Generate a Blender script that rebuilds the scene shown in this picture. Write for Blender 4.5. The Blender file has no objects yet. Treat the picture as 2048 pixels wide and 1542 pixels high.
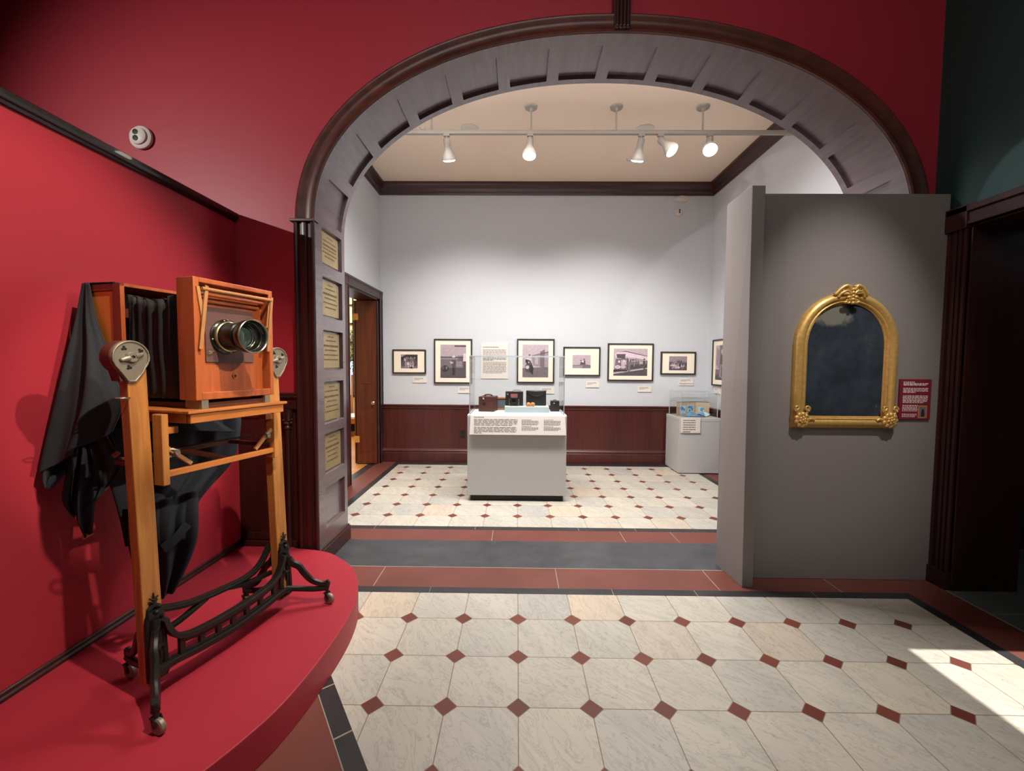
import bpy, bmesh, math, random
from mathutils import Vector, Matrix
random.seed(7)
PI = math.pi
sc = bpy.context.scene
COL = sc.collection

# ------------------------------------------------------------------ camera
CAM_H = 1.454
cd = bpy.data.cameras.new('camera'); cam = bpy.data.objects.new('camera', cd); COL.objects.link(cam)
cd.sensor_fit = 'HORIZONTAL'; cd.sensor_width = 36.0; cd.lens = 846.37 * 36.0 / 2048.0
cd.clip_start = 0.02; cd.clip_end = 100
_p, _y, _r = .0513, -.0115, .007
_fwd = Vector((math.sin(_y)*math.cos(_p), math.cos(_y)*math.cos(_p), -math.sin(_p)))
_right = Vector((math.cos(_y), -math.sin(_y), 0)); _up = _right.cross(_fwd)
_c, _s = math.cos(_r), math.sin(_r)
_ax = _c*_right + _s*_up; _ay = -_s*_right + _c*_up; _az = -_fwd
cam.matrix_world = Matrix(((_ax.x, _ay.x, _az.x, 0), (_ax.y, _ay.y, _az.y, 0), (_ax.z, _ay.z, _az.z, CAM_H), (0, 0, 0, 1)))
sc.camera = cam

# ------------------------------------------------------------------ view, world
vs = sc.view_settings
vs.view_transform = 'Standard'; vs.look = 'None'; vs.gamma = 1.0; vs.use_curve_mapping = False
vs.exposure = 0.0
sc.cycles.use_denoising = True
sc.cycles.max_bounces = 8; sc.cycles.diffuse_bounces = 5; sc.cycles.glossy_bounces = 4
sc.cycles.transparent_max_bounces = 16
sc.cycles.sample_clamp_indirect = 4.0
w = bpy.data.worlds.new('world'); sc.world = w; w.use_nodes = True
bg = w.node_tree.nodes['Background']; bg.inputs[0].default_value = (.75, .85, 1, 1); bg.inputs[1].default_value = 0.12

# ------------------------------------------------------------------ lights
def aim(o, target):
    d = Vector(target) - o.location
    o.rotation_euler = d.to_track_quat('-Z', 'Y').to_euler()

def lamp(name, kind, loc, power, color, target=None, **kw):
    ld = bpy.data.lights.new(name, kind); ld.energy = power; ld.color = color
    for k, v in kw.items(): setattr(ld, k, v)
    o = bpy.data.objects.new(name, ld); COL.objects.link(o); o.location = loc
    if target is not None: aim(o, target)
    return o

WARM = (1.0, .86, .70); NEUT = (1.0, .955, .905); COOL = (.86, .93, 1.0)
# sun through an unseen window opening added in the next room on the right
sun = lamp('sun', 'SUN', (6, 1.5, 6), 8.0, (1.0, .97, .92), angle=.006)
sun.rotation_euler = Vector((-1, 0.01, -1.22)).to_track_quat('-Z', 'Y').to_euler()
# hall: two ceiling spots on the old camera, one on the mirror, one on the green wall
lamp('hall_spot_camera_high', 'SPOT', (.12, .88, 3.85), 430, WARM, (-1.84, 1.80, 1.0), spot_size=.90, spot_blend=.6, shadow_soft_size=.025)
lamp('hall_spot_camera_low', 'SPOT', (2.0, .62, 3.1), 410, WARM, (-1.22, 1.88, 1.52), spot_size=.30, spot_blend=.5, shadow_soft_size=.025)
lamp('hall_spot_mirror', 'SPOT', (2.05, 1.2, 4.1), 330, NEUT, (2.12, 2.85, 1.38), spot_size=.56, spot_blend=1, shadow_soft_size=.03)
lamp('hall_spot_green_wall', 'SPOT', (-.2, 2.5, 4.2), 170, COOL, (2.83, 2.36, 2.35), spot_size=.205, spot_blend=.06, shadow_soft_size=.01)
lamp('hall_spot_floor', 'SPOT', (.7, .7, 4.35), 170, NEUT, (.55, 1.0, 0), spot_size=1.0, spot_blend=1, shadow_soft_size=.2)
lamp('hall_wall_fill', 'AREA', (.0, -.9, 4.3), 15, NEUT, (.9, 2.97, 3.7), shape='RECTANGLE', size=2.6, size_y=.5, spread=1.9)  # added fill, no visible fixture, brightens the red arch wall
lamp('hall_ambient_fill', 'AREA', (.3, -.2, 4.45), 10, NEUT, (.3, .3, 0), shape='RECTANGLE', size=3.6, size_y=1.8)  # added soft fill for the hall's ambient level, kept out of view
# corridor behind the red partition
lamp('corridor_spot', 'SPOT', (-4.3, -.5, 3.25), 460, (1.0, .95, .92), (-1.75, 2.97, 2.35), spot_size=1.1, spot_blend=1, shadow_soft_size=.02)
# gallery: added out-of-view fill light just behind the arch; the track lamps carry their own light
lamp('gallery_ambient_fill', 'AREA', (.2, 3.62, 3.9), 158, (1, .985, .965), (.2, 3.62, 0), shape='RECTANGLE', size=3.0, size_y=.3, spread=2.5)
lamp('gallery_fin_fill', 'SPOT', (-1.5, 3.75, 3.4), 85, NEUT, (1.47, 2.9, 1.2), spot_size=.62, spot_blend=1, shadow_soft_size=.05)  # added unseen spot that lightens the left face of the grey fin
# side room beyond the open door
lamp('side_room_light', 'AREA', (-3.9, 7.6, 3.9), 150, (1, .97, .9), (-3.9, 7.6, 0), shape='SQUARE', size=1.6)

# ------------------------------------------------------------------ materials
def lin(c):
    c = c/255.0
    return c/12.92 if c <= .04045 else ((c+.055)/1.055)**2.4
def S(r, g, b): return (lin(r), lin(g), lin(b), 1)
def new_mat(name):
    m = bpy.data.materials.new(name); m.use_nodes = True
    return m, m.node_tree.nodes, m.node_tree.links, m.node_tree.nodes['Principled BSDF']
def N(ns, t, **kw):
    n = ns.new(t)
    for k, v in kw.items(): setattr(n, k, v)
    return n
def ramp(ns, stops):
    r = ns.new('ShaderNodeValToRGB'); e = r.color_ramp.elements
    while len(e) < len(stops): e.new(.5)
    for i, (p, c) in enumerate(stops): e[i].position = p; e[i].color = c
    return r
def plain(name, col, rough=.5, metal=0, bump=0, bscale=60, var=0, spec=.5, coat=0):
    m, ns, ls, b = new_mat(name)
    b.inputs['Base Color'].default_value = col; b.inputs['Roughness'].default_value = rough; b.inputs['Metallic'].default_value = metal
    b.inputs['Specular IOR Level'].default_value = spec; b.inputs['Coat Weight'].default_value = coat
    if bump or var:
        tc = N(ns, 'ShaderNodeTexCoord'); nz = N(ns, 'ShaderNodeTexNoise'); nz.inputs['Scale'].default_value = bscale; nz.inputs['Detail'].default_value = 4
        ls.new(tc.outputs['Object'], nz.inputs['Vector'])
        if bump:
            bp = N(ns, 'ShaderNodeBump'); bp.inputs['Strength'].default_value = bump; bp.inputs['Distance'].default_value = .004
            ls.new(nz.outputs['Fac'], bp.inputs['Height']); ls.new(bp.outputs['Normal'], b.inputs['Normal'])
        if var:
            r = ramp(ns, [(.3, tuple(max(0, x*(1-var)) for x in col[:3])+(1,)), (.7, tuple(min(1, x*(1+var)) for x in col[:3])+(1,))])
            ls.new(nz.outputs['Fac'], r.inputs[0]); ls.new(r.outputs[0], b.inputs['Base Color'])
    return m
def wood(name, c1, c2, stretch=(1, 1, .06), scale=28, rough=.4, coat=.0, bump=.08):
    m, ns, ls, b = new_mat(name)
    tc = N(ns, 'ShaderNodeTexCoord'); mp = N(ns, 'ShaderNodeMapping'); mp.inputs['Scale'].default_value = stretch
    nz = N(ns, 'ShaderNodeTexNoise'); nz.inputs['Scale'].default_value = scale; nz.inputs['Detail'].default_value = 6; nz.inputs['Distortion'].default_value = .6
    n2 = N(ns, 'ShaderNodeTexNoise'); n2.inputs['Scale'].default_value = scale*.12; n2.inputs['Detail'].default_value = 2
    ls.new(tc.outputs['Object'], mp.inputs[0]); ls.new(mp.outputs[0], nz.inputs['Vector']); ls.new(mp.outputs[0], n2.inputs['Vector'])
    mx = N(ns, 'ShaderNodeMath', operation='ADD'); sc2 = N(ns, 'ShaderNodeMath', operation='MULTIPLY'); sc2.inputs[1].default_value = .5
    ls.new(nz.outputs['Fac'], mx.inputs[0]); ls.new(n2.outputs['Fac'], mx.inputs[1]); ls.new(mx.outputs[0], sc2.inputs[0])
    r = ramp(ns, [(.36, c1), (.62, c2)]); ls.new(sc2.outputs[0], r.inputs[0]); ls.new(r.outputs[0], b.inputs['Base Color'])
    b.inputs['Roughness'].default_value = rough; b.inputs['Coat Weight'].default_value = coat; b.inputs['Coat Roughness'].default_value = .25
    bp = N(ns, 'ShaderNodeBump'); bp.inputs['Strength'].default_value = bump; bp.inputs['Distance'].default_value = .003
    ls.new(nz.outputs['Fac'], bp.inputs['Height']); ls.new(bp.outputs['Normal'], b.inputs['Normal'])
    return m
def glow(name, col, strength):
    m, ns, ls, b = new_mat(name)
    b.inputs['Base Color'].default_value = (.8, .8, .8, 1); b.inputs['Emission Color'].default_value = col; b.inputs['Emission Strength'].default_value = strength
    return m
def clear_glass(name, tint=(.99, .995, .993, 1)):
    m, ns, ls, b = new_mat(name)
    out = ns['Material Output']; ns.remove(b)
    t = N(ns, 'ShaderNodeBsdfTransparent'); t.inputs[0].default_value = tint
    g = N(ns, 'ShaderNodeBsdfGlossy'); g.inputs['Roughness'].default_value = .02
    f = N(ns, 'ShaderNodeLayerWeight'); f.inputs['Blend'].default_value = .5
    p = N(ns, 'ShaderNodeMath', operation='POWER'); p.inputs[1].default_value = 4
    k = N(ns, 'ShaderNodeMath', operation='MULTIPLY_ADD'); k.inputs[1].default_value = .45; k.inputs[2].default_value = .025
    mx = N(ns, 'ShaderNodeMixShader')
    ls.new(f.outputs['Facing'], p.inputs[0]); ls.new(p.outputs[0], k.inputs[0]); ls.new(k.outputs[0], mx.inputs[0]); ls.new(t.outputs[0], mx.inputs[1]); ls.new(g.outputs[0], mx.inputs[2]); ls.new(mx.outputs[0], out.inputs[0])
    return m

def marble_tiles(name, x0, y0, s, sy):
    """Octagonal marble tiles with small terracotta squares at their corners."""
    m, ns, ls, b = new_mat(name)
    geo = N(ns, 'ShaderNodeNewGeometry'); sep = N(ns, 'ShaderNodeSeparateXYZ'); ls.new(geo.outputs['Position'], sep.inputs[0])
    def M(op, a, bb=None, c=None):
        n = N(ns, 'ShaderNodeMath', operation=op)
        for i, v in enumerate((a, bb, c)):
            if v is None: continue
            if isinstance(v, (int, float)): n.inputs[i].default_value = v
            else: ls.new(v, n.inputs[i])
        return n.outputs[0]
    px = M('DIVIDE', M('SUBTRACT', sep.outputs[0], x0), s); py = M('DIVIDE', M('SUBTRACT', sep.outputs[1], y0), sy)
    ax = M('ABSOLUTE', M('SUBTRACT', px, M('ROUND', px))); ay = M('ABSOLUTE', M('SUBTRACT', py, M('ROUND', py)))
    dd = M('ADD', ax, ay)
    dot = M('LESS_THAN', dd, .160)
    groutdot = M('LESS_THAN', M('ABSOLUTE', M('SUBTRACT', dd, .164)), .007)
    gl = M('LESS_THAN', M('MINIMUM', ax, ay), .0068)
    gl = M('MULTIPLY', gl, M('GREATER_THAN', dd, .164))
    grout = M('MAXIMUM', groutdot, gl)
    idv = N(ns, 'ShaderNodeCombineXYZ'); ls.new(M('FLOOR', px), idv.inputs[0]); ls.new(M('FLOOR', py), idv.inputs[1])
    wn = N(ns, 'ShaderNodeTexWhiteNoise', noise_dimensions='2D'); ls.new(idv.outputs[0], wn.inputs['Vector'])
    tint = ramp(ns, [(0, S(190, 184, 170)), (.3, S(199, 191, 177)), (.55, S(182, 178, 168)), (.72, S(203, 193, 175)), (.86, S(180, 176, 167)), (1, S(200, 184, 163))])
    ls.new(wn.outputs['Value'], tint.inputs[0])
    off = N(ns, 'ShaderNodeVectorMath', operation='SCALE'); ls.new(wn.outputs['Color'], off.inputs[0]); off.inputs['Scale'].default_value = 37.0
    add = N(ns, 'ShaderNodeVectorMath', operation='ADD'); ls.new(geo.outputs['Position'], add.inputs[0]); ls.new(off.outputs[0], add.inputs[1])
    rot = N(ns, 'ShaderNodeVectorRotate', rotation_type='Z_AXIS'); ls.new(add.outputs[0], rot.inputs['Vector'])
    ls.new(M('ADD', .5, M('MULTIPLY', wn.outputs['Value'], .9)), rot.inputs['Angle'])
    st = N(ns, 'ShaderNodeMapping'); st.inputs['Scale'].default_value = (1, 3.2, 1); ls.new(rot.outputs[0], st.inputs[0])
    v1 = N(ns, 'ShaderNodeTexNoise'); v1.inputs['Scale'].default_value = 4.2; v1.inputs['Detail'].default_value = 8; v1.inputs['Roughness'].default_value = .65; v1.inputs['Distortion'].default_value = 1.6
    ls.new(st.outputs[0], v1.inputs['Vector'])
    v2 = N(ns, 'ShaderNodeTexNoise'); v2.inputs['Scale'].default_value = 2.2; v2.inputs['Detail'].default_value = 4; v2.inputs['Distortion'].default_value = .7
    ls.new(st.outputs[0], v2.inputs['Vector'])
    vein = ramp(ns, [(0, (1, 1, 1, 1)), (.462, (1, 1, 1, 1)), (.50, (.72, .72, .73, 1)), (.522, (1, 1, 1, 1)), (1, (1, 1, 1, 1))]); ls.new(v1.outputs['Fac'], vein.inputs[0])
    cloud = ramp(ns, [(.32, (.90, .90, .91, 1)), (.62, (1.02, 1.01, 1, 1))]); ls.new(v2.outputs['Fac'], cloud.inputs[0])
    spk = N(ns, 'ShaderNodeTexNoise'); spk.inputs['Scale'].default_value = 34; spk.inputs['Detail'].default_value = 3; ls.new(add.outputs[0], spk.inputs['Vector'])
    spr = ramp(ns, [(0, (.62, .6, .56, 1)), (.27, (.72, .7, .66, 1)), (.33, (1, 1, 1, 1))]); ls.new(spk.outputs['Fac'], spr.inputs[0])
    def mulc(a, c, f=1.0):
        n = N(ns, 'ShaderNodeMix', data_type='RGBA', blend_type='MULTIPLY'); n.inputs[0].default_value = f
        ls.new(a, n.inputs[6]); ls.new(c, n.inputs[7]); return n.outputs[2]
    colr = mulc(mulc(mulc(tint.outputs[0], vein.outputs[0], .85), cloud.outputs[0]), spr.outputs[0], .7)
    def mixc(f, a, c):
        n = N(ns, 'ShaderNodeMix', data_type='RGBA'); ls.new(f, n.inputs[0])
        if isinstance(a, tuple): n.inputs[6].default_value = a
        else: ls.new(a, n.inputs[6])
        if isinstance(c, tuple): n.inputs[7].default_value = c
        else: ls.new(c, n.inputs[7])
        return n.outputs[2]
    idr = N(ns, 'ShaderNodeCombineXYZ'); ls.new(M('ROUND', px), idr.inputs[0]); ls.new(M('ROUND', py), idr.inputs[1])
    wr = N(ns, 'ShaderNodeTexWhiteNoise', noise_dimensions='2D'); ls.new(idr.outputs[0], wr.inputs['Vector'])
    red = ramp(ns, [(0, S(98, 50, 42)), (.5, S(112, 58, 49)), (1, S(120, 67, 51))]); ls.new(wr.outputs['Value'], red.inputs[0])
    colr = mixc(dot, colr, red.outputs[0]); colr = mixc(grout, colr, S(132, 118, 98))
    ls.new(colr, b.inputs['Base Color'])
    b.inputs['Roughness'].default_value = .38; b.inputs['Specular IOR Level'].default_value = .35
    bp = N(ns, 'ShaderNodeBump'); bp.inputs['Strength'].default_value = .12; bp.inputs['Distance'].default_value = .002; bp.invert = True
    ls.new(grout, bp.inputs['Height']); ls.new(bp.outputs['Normal'], b.inputs['Normal'])
    return m

def old_mirror(name):
    m, ns, ls, b = new_mat(name)
    tc = N(ns, 'ShaderNodeTexCoord'); nz = N(ns, 'ShaderNodeTexNoise'); nz.inputs['Scale'].default_value = 4.2; nz.inputs['Detail'].default_value = 9; nz.inputs['Roughness'].default_value = .68
    ls.new(tc.outputs['Object'], nz.inputs['Vector'])
    r = ramp(ns, [(.3, S(46, 52, 60)), (.6, S(72, 80, 90)), (.75, S(104, 108, 106))]); ls.new(nz.outputs['Fac'], r.inputs[0])  # aged plate; the dark room's reflection is also put into this colour
    # silvering lost near the top left of the plate
    geo = N(ns, 'ShaderNodeNewGeometry'); sub = N(ns, 'ShaderNodeVectorMath', operation='SUBTRACT'); sub.inputs[1].default_value = (2.07, 2.83, 1.80)
    ls.new(geo.outputs['Position'], sub.inputs[0])
    n3 = N(ns, 'ShaderNodeTexNoise'); n3.inputs['Scale'].default_value = 16; n3.inputs['Detail'].default_value = 5; ls.new(geo.outputs['Position'], n3.inputs['Vector'])
    sc3 = N(ns, 'ShaderNodeMapping'); sc3.inputs['Scale'].default_value = (.75, 1, 1.2); ls.new(sub.outputs[0], sc3.inputs[0])
    ln = N(ns, 'ShaderNodeVectorMath', operation='LENGTH'); ls.new(sc3.outputs[0], ln.inputs[0])
    ad = N(ns, 'ShaderNodeMath', operation='MULTIPLY_ADD'); ls.new(n3.outputs['Fac'], ad.inputs[0]); ad.inputs[1].default_value = .17; ls.new(ln.outputs['Value'], ad.inputs[2])
    r2 = ramp(ns, [(.15, (1, 1, 1, 1)), (.185, (.25, .25, .25, 1)), (.2, (0, 0, 0, 1))]); ls.new(ad.outputs[0], r2.inputs[0])
    mx = N(ns, 'ShaderNodeMix', data_type='RGBA'); ls.new(r2.outputs[0], mx.inputs[0]); ls.new(r.outputs[0], mx.inputs[6]); mx.inputs[7].default_value = S(120, 118, 108)
    ls.new(mx.outputs[2], b.inputs['Base Color'])
    mt = N(ns, 'ShaderNodeMath', operation='MULTIPLY_ADD'); ls.new(r2.outputs[0], mt.inputs[0]); mt.inputs[1].default_value = -.3; mt.inputs[2].default_value = .35
    ls.new(mt.outputs[0], b.inputs['Metallic'])
    b.inputs['Roughness'].default_value = .16
    return m

M_ = {}
M_['red_wall'] = plain('red_paint', S(172, 46, 60), .55, bump=.05, bscale=90, spec=.35)
M_['red_arch'] = plain('red_paint_deep', S(168, 44, 58), .46, bump=.04, bscale=90, spec=.4)
M_['red_plat'] = plain('red_paint_platform', S(158, 42, 56), .5, bump=.03, bscale=120, spec=.35)
M_['green'] = plain('dark_green_paint', S(30, 62, 60), .5, bump=.05, bscale=80)
M_['grey'] = plain('warm_grey_paint', S(134, 126, 123), .6, bump=.04, bscale=120, spec=.3)
M_['white_wall'] = plain('pale_grey_paint', S(204, 206, 210), .65, bump=.03, bscale=100, spec=.25)
M_['ceil'] = plain('cream_ceiling_paint', S(250, 228, 206), .7, spec=.2)
M_['hall_ceil'] = plain('hall_ceiling_paint', S(120, 110, 100), .8)
M_['mahog'] = wood('dark_mahogany', S(40, 19, 18), S(62, 28, 24), (1, 1, .05), 30, .36, .15)
M_['mahogx'] = wood('dark_mahogany_across', S(40, 19, 18), S(62, 28, 24), (.05, 1, 1), 30, .36, .15)
M_['arch_lining'] = wood('arch_lining_wood_sheen', S(86, 70, 73), S(104, 87, 91), (1, .08, 1), 26, .26, .85, .025)  # grey sheen of reflected gallery light is put into the wood colour
M_['casing'] = wood('arch_casing_wood', S(62, 26, 20), S(98, 44, 30), (.6, .6, .6), 16, .40, .12)
M_['door'] = wood('door_mahogany', S(74, 28, 20), S(104, 44, 28), (1, 1, .05), 26, .25, .4)
M_['wains'] = wood('wainscot_mahogany', S(62, 22, 20), S(84, 34, 28), (1, 1, .05), 26, .36, .2)
M_['black_trim'] = plain('black_varnish', S(22, 18, 18), .25, coat=.3)
M_['terra'] = plain('terracotta_border', S(110, 60, 51), .42, var=.12, bscale=3, spec=.4)
M_['black_stone'] = plain('black_stone_border', S(46, 44, 46), .36, var=.25, bscale=5)
M_['slate'] = plain('slate_threshold', S(64, 65, 68), .3, var=.25, bscale=7)
M_['grey_slate'] = plain('grey_slate_floor', S(92, 100, 98), .4, var=.15, bscale=4)
M_['grout'] = plain('pale_grout', S(150, 140, 124), .8)
M_['tan'] = wood('tan_floor_boards', S(172, 116, 60), S(200, 140, 78), (.1, 1, 1), 20, .4)
M_['marble_hall'] = marble_tiles('marble_tiles_hall', .0164, 2.3392, .31, .31)
M_['marble_gallery'] = marble_tiles('marble_tiles_gallery', .0156, 3.970, .3109, .3109)
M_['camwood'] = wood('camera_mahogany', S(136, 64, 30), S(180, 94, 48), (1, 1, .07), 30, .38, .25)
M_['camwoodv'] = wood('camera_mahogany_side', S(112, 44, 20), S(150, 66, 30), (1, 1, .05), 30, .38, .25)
M_['oak'] = wood('stand_oak', S(152, 96, 44), S(200, 136, 70), (1, 1, .08), 42, .42, .12)
M_['oaky'] = wood('stand_oak_rail', S(160, 92, 40), S(196, 122, 58), (1, .08, 1), 42, .42, .12)
M_['side_panel'] = wood('amber_side_panel', S(222, 136, 58), S(240, 162, 78), (1, 1, .06), 26, .4, .2)
M_['pale_wood'] = wood('pale_beech', S(150, 100, 58), S(184, 130, 80), (1, .2, .2), 40, .5)
M_['dark_bed'] = wood('dark_bed_wood', S(66, 34, 22), S(92, 50, 32), (1, .1, 1), 30, .45)
M_['lensboard'] = wood('lens_board_wood', S(94, 66, 62), S(112, 80, 74), (1, .1, 1), 30, .4)
M_['bellows'] = plain('black_bellows_cloth', S(30, 29, 28), .75, bump=.15, bscale=200)
M_['cloth'] = plain('black_focusing_cloth', S(46, 50, 56), .85, bump=.25, bscale=260, spec=.25)
M_['hem'] = plain('cloth_hem_binding', S(176, 122, 92), .8)
M_['iron'] = plain('black_cast_iron', S(46, 45, 42), .36, .5, bump=.1, bscale=60)
M_['pewter'] = plain('grey_cast_metal', S(140, 132, 118), .48, .55, bump=.06, bscale=80)
M_['drum'] = plain('brown_drum', S(92, 46, 34), .5)
M_['lensblack'] = plain('lens_black_enamel', S(22, 20, 19), .28, .2, coat=.4)
M_['brass'] = plain('pale_brass', S(196, 182, 140), .28, .9)
M_['steel'] = plain('bright_steel', S(170, 170, 160), .25, .9)
M_['lensglass'] = plain('lens_glass', S(70, 86, 80), .08, .0, spec=1.0, coat=1)
M_['hole'] = plain('dark_recess', S(12, 9, 8), .8)
M_['gold'] = plain('gilt_frame', S(216, 172, 98), .38, .42, bump=.12, bscale=50, var=.14)
M_['mirror'] = old_mirror('aged_mirror_plate')
M_['label_red'] = plain('red_label_card', S(124, 30, 48), .6)
M_['label_white'] = plain('white_label_card', S(226, 216, 208), .6)
M_['ink'] = plain('grey_ink', S(120, 112, 106), .8)
M_['ink_white'] = plain('white_ink', S(232, 214, 208), .8)
M_['plaque'] = plain('brass_plaque', S(168, 148, 108), .36, .45, var=.12, bscale=9)
M_['plaque_ink'] = plain('plaque_lettering', S(92, 70, 40), .6)
M_['frame_black'] = plain('black_frame_wood', S(46, 38, 34), .45)
M_['mat_board'] = plain('cream_mat_board', S(244, 232, 212), .7)
for i, g in enumerate((52, 84, 116, 150, 186, 216)): M_['p%d' % i] = plain('photo_tone', S(g, int(g*.90), int(g*.94)), .5, var=.10, bscale=34)
M_['ped'] = plain('pedestal_grey_paint', S(186, 184, 182), .55, spec=.3)
M_['ped_top'] = plain('pedestal_white_deck', S(222, 222, 220), .6)
M_['riser'] = plain('riser_blue_grey', S(178, 190, 194), .6)
M_['black'] = plain('matt_black', S(18, 17, 17), .6)
M_['acrylic'] = clear_glass('clear_acrylic')
M_['lens_clear'] = clear_glass('lens_front_element', (.92, .96, .94, 1))
M_['acrylic_edge'] = plain('acrylic_edge', S(196, 200, 206), .2, spec=.6)
M_['leather_brown'] = plain('brown_leather', S(76, 42, 35), .42, bump=.2, bscale=120)
M_['leather_black'] = plain('black_leather', S(34, 32, 30), .45, bump=.2, bscale=120)
M_['bellows_red'] = plain('faded_red_bellows', S(158, 92, 90), .7)
M_['nickel'] = plain('nickel', S(210, 205, 190), .2, .9)
M_['slate_plate'] = plain('grey_plate', S(96, 98, 102), .5)
M_['card_tan'] = plain('tan_card', S(190, 166, 136), .7)
M_['tan_leather'] = plain('tan_leather', S(186, 126, 70), .55)
M_['cyan_print'] = plain('blue_print', S(86, 144, 186), .6, var=.3, bscale=40)
M_['cyan_pale'] = plain('pale_blue_print', S(176, 206, 216), .6)
M_['fix'] = plain('track_fixture_paint', S(158, 149, 138), .5)
M_['lamp_on'] = glow('lit_lamp_face', (1, .93, .8, 1), 14)
M_['lamp_off'] = plain('unlit_lamp_face', S(190, 180, 165), .35)
M_['white_plastic'] = plain('white_plastic', S(216, 206, 196), .45)
M_['can'] = plain('chrome_can_reflector', S(150, 170, 170), .25, .7)
M_['leaf'] = plain('green_foliage', S(50, 86, 44), .6, var=.4, bscale=20)
M_['table_top'] = plain('white_table_top', S(220, 220, 214), .5)
M_['blue_cloth'] = plain('dark_blue_cloth', S(34, 40, 66), .8)
M_['side_wall'] = plain('side_room_paint', S(222, 206, 168), .7)
M_['window_glow'] = glow('bright_window_pane', (.55, .75, 1, 1), 2.2)

# ------------------------------------------------------------------ mesh helpers
class MB:
    def __init__(s): s.v = []; s.f = []; s.m = []; s.cur = 0
    def mat(s, i): s.cur = i; return s
    def add(s, vs_, fs):
        b = len(s.v); s.v += [tuple(v) for v in vs_]; s.f += [tuple(b+i for i in f) for f in fs]; s.m += [s.cur]*len(fs); return s
    def box(s, x0, x1, y0, y1, z0, z1):
        return s.add([(x0, y0, z0), (x1, y0, z0), (x1, y1, z0), (x0, y1, z0), (x0, y0, z1), (x1, y0, z1), (x1, y1, z1), (x0, y1, z1)],
                     [(0, 3, 2, 1), (4, 5, 6, 7), (0, 1, 5, 4), (1, 2, 6, 5), (2, 3, 7, 6), (3, 0, 4, 7)])
    def hexa(s, p): return s.add(p, [(0, 3, 2, 1), (4, 5, 6, 7), (0, 1, 5, 4), (1, 2, 6, 5), (2, 3, 7, 6), (3, 0, 4, 7)])
    def poly(s, pts): return s.add(pts, [tuple(range(len(pts)))])
    def prism(s, poly, fa, fb):
        """poly of 2-D points; fa, fb map a 2-D point to the two end faces"""
        n = len(poly); a = [fa(p) for p in poly]; b = [fb(p) for p in poly]
        return s.add(a+b, [tuple(range(n))[::-1], tuple(range(n, 2*n))]+[(i, (i+1) % n, n+(i+1) % n, n+i) for i in range(n)])
    def prism_x(s, poly, x0, x1): return s.prism(poly, lambda p: (x0, p[0], p[1]), lambda p: (x1, p[0], p[1]))
    def prism_y(s, poly, y0, y1): return s.prism(poly, lambda p: (p[0], y0, p[1]), lambda p: (p[0], y1, p[1]))
    def prism_z(s, poly, z0, z1): return s.prism(poly, lambda p: (p[0], p[1], z0), lambda p: (p[0], p[1], z1))
    def tube(s, pts, r, n=10, closed=False, flat=1.0):
        pts = [Vector(p) for p in pts]; k = len(pts); rs = r if isinstance(r, (list, tuple)) else [r]*k
        up = Vector((0, 0, 1)); rings = []
        for i, p in enumerate(pts):
            a = pts[(i-1) % k] if closed else pts[max(i-1, 0)]; b = pts[(i+1) % k] if closed else pts[min(i+1, k-1)]
            t = (b-a).normalized(); u = up if abs(t.dot(up)) < .95 else Vector((1, 0, 0))
            e = t.cross(u).normalized(); g = e.cross(t)
            rings.append([p+e*math.cos(2*PI*j/n)*rs[i]*flat+g*math.sin(2*PI*j/n)*rs[i] for j in range(n)])
        vs_ = [q for rg in rings for q in rg]; fs = []
        for i in range(k if closed else k-1):
            i2 = (i+1) % k
            fs += [(i*n+j, i*n+(j+1) % n, i2*n+(j+1) % n, i2*n+j) for j in range(n)]
        if not closed: fs += [tuple(range(n))[::-1], tuple((k-1)*n+j for j in range(n))]
        return s.add(vs_, fs)
    def bar(s, pts, w, h, up=(0, 0, 1), closed=False):
        """rectangular bar along pts, w sideways and h along up"""
        pts = [Vector(p) for p in pts]; k = len(pts); vs_ = []
        for i, p in enumerate(pts):
            t = (pts[min(i+1, k-1)]-pts[max(i-1, 0)]).normalized(); u = Vector(up); e = t.cross(u).normalized(); g = e.cross(t).normalized()
            vs_ += [p-e*w/2-g*h/2, p+e*w/2-g*h/2, p+e*w/2+g*h/2, p-e*w/2+g*h/2]
        fs = [(0, 3, 2, 1), tuple((k-1)*4+j for j in range(4))]
        for i in range(k-1): fs += [(i*4+j, i*4+(j+1) % 4, i*4+4+(j+1) % 4, i*4+4+j) for j in range(4)]
        return s.add(vs_, fs)
    def lathe(s, prof, o, axis='z', n=32, cap=True):
        """prof: (radius, distance along axis)"""
        ax = {'x': (Vector((1, 0, 0)), Vector((0, 1, 0)), Vector((0, 0, 1))), 'y': (Vector((0, 1, 0)), Vector((0, 0, 1)), Vector((1, 0, 0))), 'z': (Vector((0, 0, 1)), Vector((1, 0, 0)), Vector((0, 1, 0)))}[axis] if isinstance(axis, str) else axis
        o = Vector(o); vs_ = []
        for r, h in prof:
            for j in range(n): vs_.append(o+ax[0]*h+(ax[1]*math.cos(2*PI*j/n)+ax[2]*math.sin(2*PI*j/n))*r)
        fs = []
        for i in range(len(prof)-1): fs += [(i*n+j, i*n+(j+1) % n, (i+1)*n+(j+1) % n, (i+1)*n+j) for j in range(n)]
        if cap and prof[0][0] > 1e-6: fs.append(tuple(range(n))[::-1])
        if cap and prof[-1][0] > 1e-6: fs.append(tuple((len(prof)-1)*n+j for j in range(n)))
        return s.add(vs_, fs)
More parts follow.
